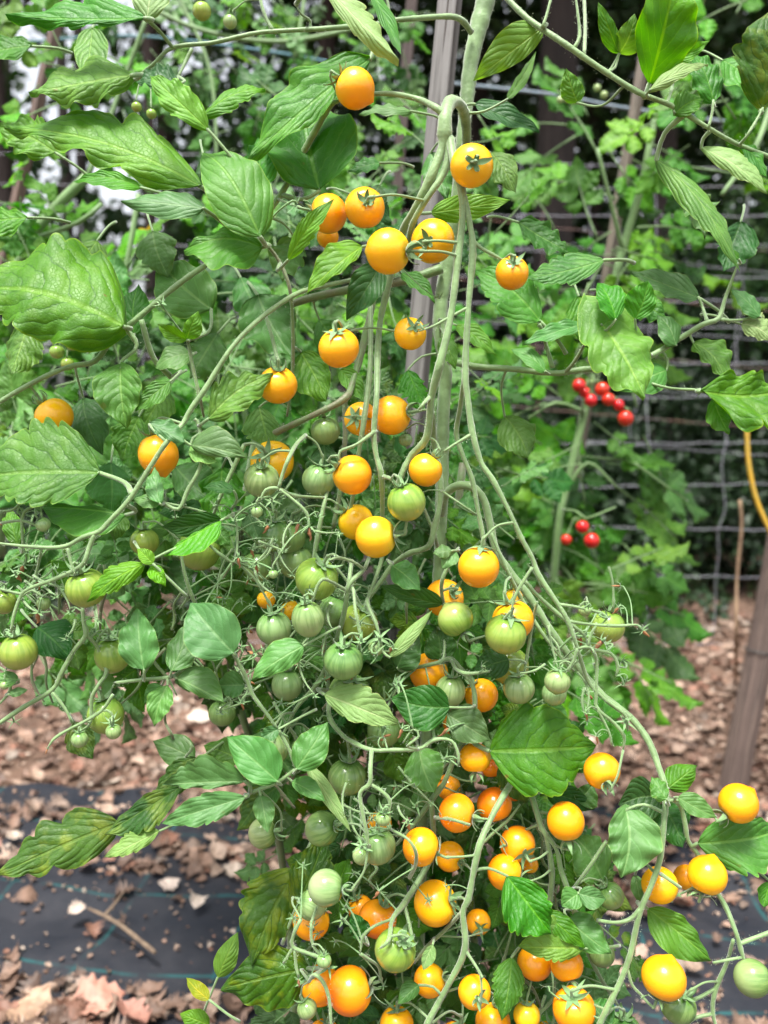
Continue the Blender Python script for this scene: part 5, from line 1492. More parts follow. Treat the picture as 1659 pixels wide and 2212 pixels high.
# x, y, r, colour, calyx direction (right, down, towards viewer), depth offset, nipple
TO = [
 (767, 191, 43, 'O', -.8, -.55, .1, -2, 1), (1019, 358, 46, 'O', .05, .25, 1, -4.5, 0), (709, 462, 42, 'O', -.95, -.1, .3, 1, 0), (788, 449, 43, 'O', .15, .0, 1, -1, 0),
 (838, 543, 49, 'O', .9, .1, .35, -3.5, 1), (935, 521, 47, 'O', -.35, .3, .9, -1.2, 0), (1106, 590, 36, 'O', 0, -.45, .9, -3, 0), (732, 752, 44, 'O', -.1, -.75, .65, -2.5, 0),
 (886, 721, 35, 'O', .25, -.25, .9, -1, 0), (600, 832, 42, 'O', .1, -.8, .6, 1, 0), (117, 900, 41, 'O', -.6, -.8, .1, 3, 0), (342, 982, 43, 'O', -.3, -.95, 0, 0, 1, 1.07),
 (780, 905, 37, 'O', -.3, .0, .8, 3, 0), (845, 897, 43, 'O', .9, -.1, .45, 1.2, 0), (588, 998, 47, 'O', -.2, -.4, .9, 4, 0), (761, 1026, 43, 'O', -.7, -.4, .3, -.5, 0),
 (919, 1015, 37, 'O', .55, -.75, .1, -1, 0), (769, 1128, 39, 'O', -.5, -.5, .2, 3, 0), (812, 1160, 45, 'Y', .98, -.1, .25, -1.5, 0), (1034, 1225, 45, 'O', .1, -.93, .3, -3, 0),
 (960, 1292, 42, 'O', .3, -.3, .6, 3, 0), (1108, 1340, 45, 'O', -.3, -.9, .2, 1, 0), (926, 1452, 42, 'O', .5, -.6, 0, 4, 0), (1040, 1502, 36, 'O', -.5, -.7, .2, 3, 0),
 (1026, 1637, 34, 'O', 0, .9, .2, 2, 0), (968, 1700, 27, 'O', .5, .2, .5, 5, 0), (987, 1756, 41, 'O', .93, .1, .35, .5, 0), (1068, 1738, 38, 'O', .3, .9, .2, 3.2, 0),
 (1108, 1700, 30, 'O', 0, -.9, 0, 5, 0), (909, 1829, 41, 'O', .9, .35, .1, -1, 0), (972, 1850, 32, 'O', .7, .1, .7, 3, 0), (1222, 1774, 40, 'O', .1, .95, .1, 0, 0, 1.03),
 (1118, 1823, 38, 'O', .3, .3, .8, 2, 0), (1090, 1884, 38, 'O', .8, .3, .1, 1, 0), (940, 1951, 47, 'O', .75, -.4, .5, .8, 0), (1033, 1992, 27, 'O', .1, .1, .9, 5, 0),
 (816, 1985, 41, 'O', .3, -.8, .2, 3, 0), (778, 1962, 28, 'O', -.3, -.8, .2, 6, 0), (672, 1990, 40, 'O', .3, -.8, .1, .8, 0), (756, 2140, 50, 'O', .8, -.2, -.1, -.8, 1),
 (692, 2128, 42, 'O', -.5, -.6, .3, 2.5, 0), (928, 2118, 35, 'O', .8, -.3, .2, 2, 0), (1025, 2143, 35, 'O', .15, -.1, .9, -1, 0), (857, 2214, 37, 'O', 0, -.9, .1, 1, 0),
 (1155, 2080, 37, 'O', .2, -.9, 0, 2, 0), (1224, 2084, 36, 'O', .2, .8, .5, .5, 0), (1240, 2180, 46, 'O', -.2, -.85, .45, -1, 0), (1138, 2194, 29, 'Y', 0, -.9, .1, 1, 0),
 (1595, 1735, 42, 'O', -.75, .6, .1, -1, 1), (1425, 1912, 39, 'O', .5, .5, -.3, 0, 0), (1482, 1895, 27, 'O', .3, .9, .1, 3, 0), (1528, 1890, 42, 'O', -.35, .93, .1, -1, 1),
 (1434, 2112, 47, 'O', -.35, .9, .1, -2.2, 1), (1300, 1665, 39, 'O', .1, .5, .85, -1, 0), (1065, 2207, 38, 'O', .2, -.9, 0, 2, 0), (1145, 1868, 18, 'O', 0, 1, .2, 4, 0), (1060, 1660, 20, 'O', 0, 1, .2, 5, 0),
 (820, 1778, 26, 'O', 0, -1, 0, 4, 0), (708, 512, 24, 'O', -.5, -1, 0, 5, 0), (575, 1295, 20, 'O', -.3, -1, 0, 6, 0), (628, 1318, 22, 'O', -.3, -1, 0, 7, 0), (985, 1562, 28, 'O', -.3, -1, 0, 6, 0),
 (1110, 1290, 20, 'O', -.3, -1, 0, 5, 0), (985, 2250, 40, 'O', .2, -.9, 0, 3, 0), (1185, 2250, 40, 'O', .2, -.9, 0, 3, 0), (700, 2240, 36, 'O', .2, -.9, 0, 3, 0), (690, 1245, 20, 'O', .2, -.9, 0, 6, 0),
 # unripe
 (878, 1085, 42, 'L', -.3, -.85, .3, -2.5, 0), (684, 1250, 47, 'L', .35, -.7, .5, 0, 0), (565, 1037, 39, 'G', .1, -.75, .65, .5, 0), (688, 1037, 36, 'G', .2, -.9, .2, 3, 0),
 (703, 930, 32, 'D', -.1, -.95, .1, 5, 0), (665, 1337, 35, 'G', -.1, -.9, .4, -2.2, 0, 1.2), (592, 1357, 38, 'G', -.1, -.93, .25, .5, 0), (718, 1320, 35, 'D', .3, -.9, 0, 3.5, 0),
 (775, 1345, 41, 'L', .3, -.7, .4, 2.5, 0), (742, 1427, 43, 'D', .05, -.85, .45, -1.5, 0, .95), (755, 1497, 46, 'D', .25, -.8, .4, .8, 0, .88), (984, 1338, 39, 'L', .5, .8, .2, -.8, 1),
 (1092, 1370, 45, 'L', .2, -.9, .35, -2, 0), (973, 1492, 33, 'G', .1, -.9, .2, 1.5, 0, 1.05), (903, 1542, 33, 'D', .2, -.9, .2, 4, 0), (830, 1577, 37, 'D', .1, -.9, .2, 3.5, 0),
 (1204, 1472, 28, 'G', .1, -.93, .2, -2.5, 1), (1197, 1498, 27, 'G', .1, -.93, .2, 0, 1), (1121, 1487, 34, 'G', -.1, -.93, .3, 1, 0), (430, 1188, 46, 'L', .3, -.9, .1, 5, 0),
 (312, 1170, 31, 'L', 0, -.9, .2, 4, 0), (186, 1270, 44, 'L', -.15, -.85, .45, -1.8, 0), (40, 1408, 40, 'L', -.1, -.95, .25, -1, 0), (243, 1415, 38, 'L', -.1, -.93, .3, 2, 0, 1.05),
 (228, 1545, 39, 'L', -.1, -.93, .25, 1.5, 0, 1.05), (245, 1580, 17, 'G', 0, -.9, .4, -2, 0), (172, 1597, 18, 'G', 0, -.95, .2, -.5, 0), (8, 1300, 27, 'L', .2, -.9, .2, 1, 0),
 (94, 1303, 15, 'G', .2, -.9, .2, -1, 0), (93, 1133, 16, 'G', -.5, -.7, .2, -1, 0), (588, 1155, 38, 'D', .2, -.9, .3, 3.5, 0), (622, 1160, 38, 'D', .2, -.9, .3, 5.5, 0),
 (590, 1614, 37, 'G', .1, -.9, .2, 2, 0), (750, 1678, 41, 'D', .1, -.9, .2, 3, 0), (695, 1790, 37, 'D', .75, -.3, .3, .5, 0), (567, 1800, 32, 'G', .9, -.2, .2, 1, 0),
 (815, 1827, 40, 'G', 0, -.9, .3, 0, 0), (781, 1848, 20, 'G', .6, -.7, .2, -2, 0), (704, 1918, 39, 'G', .95, .05, .1, -3, 0), (673, 1955, 32, 'G', -.6, -.3, .1, -.8, 0),
 (854, 2052, 45, 'L', .4, -.7, .55, -1.6, 0), (1319, 1935, 28, 'D', -.5, -.8, .1, 2, 0), (1625, 2113, 39, 'D', .9, -.1, .2, -1.5, 0), (1465, 2172, 38, 'D', .3, -.8, .4, 0, 0),
 (1300, 2060, 28, 'D', .1, -.9, .1, 4, 0), (663, 2179, 22, 'G', -.4, -.8, .1, -1, 0), (828, 1768, 17, 'G', 0, -.9, .4, -3, 0), (1313, 1353, 36, 'L', .2, -.9, .1, 4, 0),
 (555, 1105, 13, 'G', 0, -.95, .2, -2, 0), (876, 950, 15, 'G', 0, -.95, .1, 3, 0), (436, 24, 20, 'L', 0, -1, .1, 4, 0), (497, 47, 15, 'G', .3, -1, .1, 4, 0), (1100, 1438, 42, 'L', 0, -1, .1, 4.5, 0),
 (295, 231, 11, 'L', 0, -1, .1, 12, 0), (327, 246, 11, 'L', 0, -1, .1, 12, 0), (157, 743, 15, 'L', 0, -1, .1, 16, 0), (123, 760, 16, 'L', 0, -1, .1, 16, 0), (146, 786, 14, 'L', 0, -1, .1, 16, 0),
 (1263, 1318, 14, 'G', 0, -1, .1, 0, 0), (1270, 1318, 8, 'G', 0, -1, .1, -3, 0), (640, 1215, 38, 'D', 0, -1, .1, 6, 0), (560, 1225, 34, 'D', 0, -1, .1, 7, 0), (480, 1540, 30, 'D', 0, -1, .1, 6, 0), (620, 1480, 34, 'G', 0, -1, .1, 6, 0), (660, 1620, 32, 'D', .2, -1, .1, 6, 0),
 (10, 1480, 10, 'G', 0, -1, 0, -1, 0), (700, 2075, 16, 'G', 0, -.9, .2, -3.5, 0), (590, 1240, 10, 'G', 0, -.9, .2, -2, 0), (812, 1400, 17, 'G', 0, -.9, .2, -1, 0), (1345, 2230, 40, 'D', 0, -.9, .2, 1, 0),
]
for t in TO:
    make_tomato(plant, t[0], t[1], t[2], 'A' if t[3] == 'O' and (t[1] < 1420 or t[0] > 1400) else t[3], t[4], t[5], t[6], t[7], nip=bool(t[8]), squash=t[9] if len(t) > 9 else .97 + .02 * ((t[0] % 3) - 1))

# bx, by, tx, ty, width left, width right of travel, depth, kind, material, extras
LF = [
 (315, 40, 12, 32, 18, 60, -1, 's', 'g', dict(curl=.5)), (318, 38, 330, -70, 40, 40, 1, 'o', 'p', {}), (285, 163, 64, 205, 42, 88, 0, 's', 'm', dict(tilt=.35, side=.05)),
 (385, 182, 292, 178, 22, 42, 0, 'o', 'd', {}), (449, 280, 324, 165, 32, 38, -2, 's', 'l', dict(tilt=.2, seed=5)), (440, 247, 572, 190, 26, 30, 1, 's', 'l', {}),
 (437, 405, 12, 282, 48, 92, 1, 'l', 'm', dict(tilt=.4, seed=3)), (305, 405, 158, 392, 28, 16, 0, 'o', 'g', {}), (440, 450, 260, 432, 32, 36, -1, 'o', 'b', dict(tilt=.4)),
 (562, 512, 436, 325, 62, 68, -2, 'o', 'g', dict(tilt=.45, curl=.08, seed=8)), (566, 535, 398, 545, 78, 26, -1, 'o', 'g', dict(tilt=.55)), (268, 706, -70, 628, 95, 155, -1, 's', 'm', dict(tilt=.5, seed=14)),
 (217, 1022, -60, 1030, 72, 118, -1, 's', 'm', dict(tilt=.45, seed=9)), (261, 795, 273, 925, 46, 52, -1, 'o', 'g', dict(heart=.12, tilt=.3)), (368, 824, 292, 888, 26, 22, -1.5, 'o', 'g', {}),
 (456, 668, 345, 562, 60, 58, 6, 'o', 'b', {}), (290, 722, 300, 615, 34, 38, 4, 'o', 'g', {}), (404, 732, 428, 672, 14, 24, 0, 'o', 'l', dict(tilt=-.4)), (404, 735, 340, 700, 16, 14, 0, 'o', 'l', dict(tilt=-.4)),
 (412, 765, 335, 795, 30, 26, 3, 'o', 'b', {}), (450, 905, 590, 808, 50, 40, -1, 's', 'm', dict(curl=.4, tilt=.5)), (322, 915, 400, 957, 26, 16, -3, 'o', 'b', {}), (412, 962, 532, 988, 48, 16, -2.5, 'o', 'b', dict(curl=.3)),
 (412, 960, 470, 1000, 10, 22, -2, 'o', 'p', {}), (345, 1088, 335, 1008, 22, 14, -2, 'o', 'b', {}), (350, 1085, 288, 1078, 16, 14, -2, 'o', 'b', {}), (272, 1112, 90, 1096, 50, 10, 1, 'o', 'g', {}),
 (262, 1110, 245, 1165, 26, 26, 2, 'o', 'g', {}), (480, 1122, 350, 1138, 26, 26, -1, 'o', 'd', dict(tilt=-.3)), (478, 1124, 352, 1200, 36, 6, -2, 'o', 'l', dict(curl=.2, tilt=.6)),
 (311, 1218, 187, 1300, 24, 30, -4, 's', 'l', dict(tilt=.3)), (331, 1218, 297, 1185, 13, 16, -4, 'o', 'l', {}), (326, 1222, 358, 1265, 15, 16, -4, 'o', 'l', {}),
 (311, 1447, 298, 1315, 40, 42, -3, 'o', 'b', dict(tilt=.4, curl=.05)), (370, 1450, 410, 1342, 30, 34, -2, 'o', 'b', {}), (505, 1412, 411, 1302, 54, 56, -3, 'o', 'b', dict(tilt=.45, curl=.04, seed=6)),
 (362, 1480, 332, 1568, 28, 26, -3, 'o', 'b', {}), (350, 1480, 312, 1520, 14, 20, -1, 'o', 'b', {}), (382, 1465, 484, 1518, 42, 12, -3, 'o', 'b', {}), (530, 1480, 465, 1482, 22, 32, -1.5, 'o', 'b', {}),
 (656, 1395, 543, 1468, 26, 36, -3, 'o', 'b', dict(tilt=.35)), (640, 1662, 708, 1560, 34, 36, -3, 'o', 'b', {}), (600, 1688, 488, 1590, 32, 52, -3, 'o', 'b', dict(tilt=.4)),
 (530, 1688, 352, 1694, 10, 58, -2.5, 's', 'b', dict(tilt=.5)), (530, 1722, 348, 1779, 26, 34, -3.5, 's', 'b', dict(tilt=.4)), (563, 1718, 578, 1799, 22, 22, -3, 'o', 'b', {}),
 (630, 1688, 702, 1731, 22, 12, -2.5, 'o', 'b', {}), (258, 1777, -8, 1892, 52, 66, 2, 'l', 'y', dict(tilt=.4, seed=7)), (390, 1700, 226, 1802, 36, 30, 1, 's', 'y', dict(curl=.35)), (345, 1795, 226, 1852, 16, 24, 0, 's', 'p', {}),
 (430, 1640, 330, 1720, 30, 30, 3, 's', 'y', {}), (700, 1500, 863, 1566, 48, 28, -1, 's', 'p', dict(tilt=.35)), (972, 1528, 845, 1507, 44, 46, -1.2, 'o', 'd', dict(tilt=.3)),
 (966, 1542, 1058, 1600, 44, 32, 1, 'o', 'b', {}), (858, 1442, 905, 1368, 34, 36, 2, 'o', 'd', {}), (950, 1425, 940, 1355, 34, 34, 3, 'o', 'd', {}), (842, 1420, 934, 1318, 13, 15, -1, 'o', 'p', dict(curl=.3)),
 (1100, 1425, 1022, 1452, 30, 30, 0, 'o', 'd', {}), (957, 1306, 820, 1265, 16, 26, 1, 'o', 'd', dict(tilt=-.3)), (1056, 1622, 1286, 1612, 96, 92, 1, 's', 'm', dict(tilt=.35, seed=12, curl=.1)),
 (1080, 1650, 1140, 1735, 40, 34, 3, 's', 'y', {}), (700, -30, 862, 126, 42, 22, -2, 's', 'p', dict(curl=.6, tilt=.4, seed=4)), (800, -20, 866, 118, 22, 12, -1, 'o', 'g', {}),
 (800, 128, 537, 345, 38, 78, 1, 's', 'm', dict(tilt=.35, seed=10)), (690, 412, 655, 212, 88, 100, 4, 'o', 'g', dict(tilt=.4)), (560, 410, 560, 300, 30, 40, 3, 'o', 'g', {}), (820, 352, 752, 368, 18, 20, 5, 'o', 'b', {}),
 (888, 240, 775, 246, 18, 15, 6, 'o', 'b', {}), (622, 562, 721, 430, 20, 22, -2.5, 's', 'l', dict(tilt=-.2)), (783, 533, 663, 632, 18, 46, -2.5, 'o', 'l', dict(tilt=.45)), (822, 572, 748, 690, 34, 38, 0, 'o', 'd', dict(tilt=.1)),
 (930, 460, 1102, 432, 26, 26, 3, 'o', 'l', dict(tilt=-.3)), (1175, 58, 1022, 175, 24, 42, 1, 'o', 'l', dict(tilt=-.4)), (1025, 225, 1166, 283, 32, 24, 3, 'o', 'd', {}), (1095, 215, 1158, 112, 10, 14, 2, 'o', 'g', {}),
 (1336, 116, 1292, 4, 20, 16, -1, 'o', 'l', dict(tilt=-.4)), (1338, 116, 1372, 30, 26, 30, -1, 'o', 'l', dict(tilt=-.5)), (1402, 182, 1462, -70, 62, 62, -1, 'o', 'l', dict(tilt=-.5, curl=.05, seed=2)),
 (1404, 194, 1531, 138, 18, 14, -2, 'o', 'p', dict(curl=.5)), (1432, 150, 1533, 88, 16, 16, 0, 'o', 'l', dict(tilt=-.3)), (1646, 238, 1668, 20, 78, 60, -1, 's', 'y', dict(tilt=-.2)), (1542, 222, 1500, 112, 34, 34, 1, 'o', 'g', {}),
 (1458, 245, 1522, 212, 30, 24, -1, 'o', 'g', dict(curl=.5)), (1247, 222, 1222, 148, 22, 26, 2, 'o', 'l', dict(tilt=-.3)), (1515, 320, 1657, 418, 44, 18, -1, 's', 'p', dict(curl=.45, seed=6)), (1600, 312, 1657, 385, 18, 26, 0, 'o', 'g', {}),
 (1418, 345, 1597, 588, 36, 30, -1, 's', 'm', dict(tilt=.5, curl=.3, seed=13)), (1596, 560, 1570, 540, 8, 8, 0, 'o', 'g', {}), (1305, 562, 1135, 600, 34, 42, 3, 's', 'm', dict(tilt=.5)), (1168, 695, 1025, 582, 58, 56, 4, 's', 'g', dict(tilt=.4)),
 (1300, 702, 1392, 862, 78, 72, -2, 's', 'l', dict(heart=.45, tilt=.5, curl=.05, seed=11, fold=-.15)), (1330, 690, 1290, 612, 30, 36, -1, 'o', 'g', {}), (1372, 690, 1400, 606, 40, 26, -1.5, 'o', 'g', dict(tilt=-.2)),
 (1512, 645, 1362, 586, 30, 36, 4, 'o', 'd', {}), (1460, 746, 1420, 682, 28, 26, 3, 'o', 'b', {}), (1498, 740, 1573, 838, 48, 20, 2, 'o', 'g', dict(tilt=.4)), (1512, 845, 1745, 828, 52, 86, -1, 'l', 'm', dict(tilt=.5, seed=15)),
 (1540, 860, 1575, 938, 30, 30, -1, 's', 'g', {}), (1642, 684, 1580, 625, 22, 22, 2, 'o', 'b', {}), (1600, 700, 1670, 740, 44, 22, 2, 's', 'p', {}), (1440, 800, 1330, 842, 36, 32, 3, 'o', 'b', {}),
 (1178, 802, 1104, 756, 20, 20, 3, 'o', 'b', {}), (1262, 700, 1128, 744, 16, 22, 3, 'o', 'b', {}), (1352, 1750, 1342, 1896, 66, 44, -2, 'o', 'b', dict(heart=.1, tilt=.35, seed=5)), (1440, 1726, 1408, 1676, 22, 18, -2.5, 'o', 'b', {}),
 (1444, 1702, 1506, 1654, 26, 28, 0, 'o', 'g', {}), (1464, 1722, 1548, 1766, 26, 16, -2, 'o', 'b', {}), (1506, 1822, 1690, 1790, 52, 58, 1, 's', 'g', dict(tilt=.45)), (1425, 1720, 1338, 1740, 40, 44, 2, 'o', 'd', {}),
 (1430, 1735, 1475, 1832, 44, 42, 1.5, 'o', 'd', {}), (1180, 1712, 1286, 1748, 26, 22, 3, 'o', 'd', {}), (1245, 1732, 1282, 1690, 22, 26, 3, 'o', 'b', {}), (1302, 1902, 1232, 1800, 44, 48, 3.5, 's', 'b', {}),
 (1095, 1892, 1192, 2018, 46, 58, -1.5, 's', 'g', dict(tilt=.4)), (1175, 1972, 1264, 2048, 24, 20, -1, 'o', 'g', {}), (1262, 2048, 1120, 2045, 22, 58, -1.2, 's', 'l', dict(tilt=.5)), (1226, 1985, 1320, 2060, 34, 32, -1, 'o', 'b', {}),
 (1251, 1930, 1213, 1958, 20, 26, -1, 'o', 'b', {}), (1250, 1930, 1310, 1942, 22, 18, -1, 'o', 'b', {}), (1398, 1962, 1538, 2076, 34, 40, 0, 'o', 'g', dict(curl=.3)), (1372, 1890, 1385, 1955, 14, 14, 2, 'o', 'b', {}),
 (1665, 1905, 1650, 1960, 20, 20, 0, 'o', 'g', {}), (1322, 2215, 1276, 2160, 28, 34, -1, 's', 'b', {}), (1105, 2068, 1085, 2205, 34, 34, 0, 's', 'g', {}), (645, 1876, 545, 2086, 52, 76, 3, 's', 'y', dict(tilt=.3, seed=3)),
 (665, 2092, 478, 2135, 70, 52, 2, 'o', 'y', dict(tilt=.2)), (470, 2112, 514, 2013, 22, 24, 4, 'o', 'l', {}), (452, 2160, 402, 2112, 11, 15, 2, 'o', 'w', {}), (452, 2215, 388, 2190, 22, 18, 3, 'o', 'l', {}),
 (640, 1960, 702, 1806, 44, 50, 4, 's', 'y', {}), (790, 2024, 758, 1970, 20, 22, 1, 'o', 'd', {}), (905, 1615, 938, 1714, 44, 40, 1.5, 'o', 'b', {}), (662, 1650, 758, 1797, 17, 15, -1, 'o', 'p', dict(curl=.4)),
 (905, 2128, 860, 2170, 14, 18, -1.5, 'o', 'b', {}), (935, 2040, 914, 2096, 14, 12, -1, 'o', 'p', {}), (985, 1190, 955, 1228, 18, 18, -2, 'o', 'b', {}), (975, 1190, 935, 1196, 13, 14, -2.2, 'o', 'b', {}), (848, 1222, 908, 1275, 28, 26, 0, 'o', 'b', {}),
 (985, 702, 1072, 765, 22, 20, 4, 'o', 'g', {}), (960, 722, 985, 796, 18, 22, 5, 'o', 'g', {}), (866, 590, 940, 652, 22, 16, 4, 'o', 'g', {}), (558, 640, 632, 772, 58, 62, 7, 'o', 'b', {}), (735, 798, 785, 868, 24, 18, 5, 'o', 'l', {}),
 (535, 1110, 560, 1170, 26, 22, 2, 'o', 'b', {}), (470, 1145, 498, 1178, 14, 22, 0, 'o', 'b', {}), (602, 1575, 560, 1600, 14, 16, -2.5, 'o', 'b', {}), (505, 1060, 438, 1052, 10, 16, 0, 'o', 'b', {}),
 (40, 1468, -20, 1460, 16, 14, -1, 'o', 'b', {}), (20, 1500, 60, 1490, 9, 9, -1, 'o', 'b', {}), (80, 1355, 150, 1420, 40, 40, 3, 'o', 'd', {}), (165, 1215, 130, 1280, 38, 40, 3, 'o', 'g', {}),
 (40, 1180, 20, 1100, 20, 20, 3, 'o', 'g', {}), (420, 1640, 330, 1600, 30, 30, 6, 'o', 'b', {}), (520, 1640, 440, 1610, 26, 30, 5, 'o', 'g', {}), (160, 1560, 200, 1640, 30, 30, 3, 's', 'y', {}),
]
er = random.Random(5)
for (x, y, a, L_, w) in ((120, 330, 200, 120, 40), (60, 470, 160, 110, 42), (210, 520, 100, 110, 44), (330, 500, 80, 90, 36), (520, 600, 60, 110, 44), (470, 720, 110, 100, 44), (360, 840, 120, 90, 40), (180, 860, 80, 110, 46), (120, 960, 60, 90, 40), (480, 1010, 100, 110, 46),
                     (560, 880, 70, 90, 36), (300, 900, 130, 90, 40), (650, 760, 80, 100, 40), (690, 690, 60, 90, 36), (640, 520, 100, 80, 34), (760, 420, 40, 90, 36), (860, 520, 100, 90, 34), (880, 800, 80, 80, 30), (240, 1000, 100, 100, 44), (380, 1010, 60, 100, 40),
                     (70, 100, 150, 110, 46), (200, 60, 110, 100, 40), (440, 340, 60, 90, 36), (1120, 480, 30, 110, 40), (1250, 640, 60, 100, 40), (1090, 900, 70, 90, 36), (1350, 640, 20, 90, 36), (930, 330, 80, 90, 30), (560, 470, 150, 90, 34), (820, 400, 120, 80, 30),
                     (905, 960, 95, 80, 30), (60, 700, 90, 100, 42), (700, 960, 90, 90, 38), (1480, 420, 60, 90, 34), (1560, 130, 60, 100, 40), (1600, 480, 90, 100, 40), (1060, 330, 40, 90, 34)):
    a = math.radians(a + er.uniform(-20, 20))
    LF.append((x, y, x + math.cos(a) * L_ * 1.15, y + math.sin(a) * L_ * 1.15, w * er.uniform(.8, 1.3), w * er.uniform(.8, 1.3), er.uniform(5, 10), er.choice(['s', 'o', 's', 'l']), er.choice(['g', 'b', 'd', 'm', 'g']), {}))
for l_ in LF:
    make_leaf(plant, *l_[:9], **l_[9])

# shaded inner foliage of the same plant
fr = random.Random(77)
def inner(x, y, r):
    if y < 1080: return 760 < x < 990 and y > 900
    # outline of the vine, left and right limit for each height
    tab = [(1080, 330, 960), (1180, -40, 1120), (1300, -40, 1190), (1420, 40, 1260), (1500, 150, 1300), (1600, 380, 1280), (1700, 560, 1300), (1850, 600, 1330), (2000, 600, 1330), (2250, 560, 1340)]
    for a, b in zip(tab[:-1], tab[1:]):
        if a[0] <= y <= b[0]:
            t = (y - a[0]) / (b[0] - a[0])
            return a[1] + (b[1] - a[1]) * t + 40 < x < a[2] + (b[2] - a[2]) * t - 60
    return False
vine2 = root_empty('tomato_plant', (-.12, .95, 0))
tag(vine2, 'shaded leafy vine close behind the green fruit at the left and lower middle', 'tomato plant')
vine3 = root_empty('tomato_plant', (.16, .98, 0))
tag(vine3, 'shaded leafy vine close behind the lower orange fruit and the central trusses', 'tomato plant')
for (vp, sx, pts) in ((vine2, 0, [(560, 900), (520, 1150), (500, 1450), (600, 1800), (640, 2300), (640, 3300)]), (vine2, 0, [(500, 1250), (380, 1200), (250, 1230), (120, 1290)]), (vine3, 0, [(1000, 1000), (960, 1400), (1000, 1800), (1040, 2300), (1040, 3300)]), (vine3, 0, [(980, 1500), (1080, 1600), (1180, 1800)])):
    V, F, _ = tube_geo([(PW(x, y, .78), .0035) for (x, y) in pts], 8, .02, .05)
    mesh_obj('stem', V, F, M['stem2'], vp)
NF = 0
for (x, y, a, s, d) in leaf_field(31, 460, (-20, 900, 1340, 2230), inner, .67, .86, 120, 215):
    if y > 1480 and x < 560 and fr.random() < .8: continue
    if y < 1500 and x > 1100 and fr.random() < .5: continue
    place_compound(vine2 if x < 620 else vine3, PW(x - 40 * math.cos(math.radians(a)), y - 45, d), fr.uniform(20, 160) if fr.random() < .8 else a, s * d / FP, fr.choice(['g', 'd', 'b', 'b', 'g', 'y']), r=fr)
    NF += 1
print('leaves', len(LF), 'inner', NF)

# open flower calyxes, shrivelled blooms and curly truss ends
def star(x, y, size, cx, cy, cz, dd, dry=False, op=None):
    k = (D0 + dd * .01) / FP
    V, F = calyx_geo(int(x + y), 1.0, fr.uniform(1.2, 1.6), op if op is not None else fr.uniform(.0, .6))
    nrm = (RIGHT * cx - UP * cy - FWD * cz).normalized()
    q = nrm.to_track_quat('Z', 'Y').to_matrix()
    C = PD(x, y, dd)
    s = size * k * .55
    V = [C + q @ (Vector(v) * s - Vector((0, 0, .9 * s))) for v in V]
    E = None; bd = 1e9
    for (sx, sy, p, rr) in STEM_PTS:
        dist = (p - C).length
        if .002 < dist < bd: bd, E = dist, p
    if E is not None and bd < .05:
        m = (C + nrm * s * .8) * .6 + E * .4
        tube_geo([(C, s * .16), (C + nrm * s * .6, s * .13), (m + nrm * .002, s * .10), (E, s * .13)], 6, .003, V=V, F=F)
    o = mesh_obj('flower_calyx', V, F, M['calyx'], plant)
    if dry:
        V2, F2, _ = tube_geo([(C, s * .22), (C - nrm * s * .7, s * .25), (C - nrm * s * 1.3 + RIGHT * s * .2, s * .14), (C - nrm * s * 1.7, s * .04)], 6, .002, .25)
        d_ = mesh_obj('dried_bloom', V2, F2, M['dry'])
        child(d_, o)
    return o
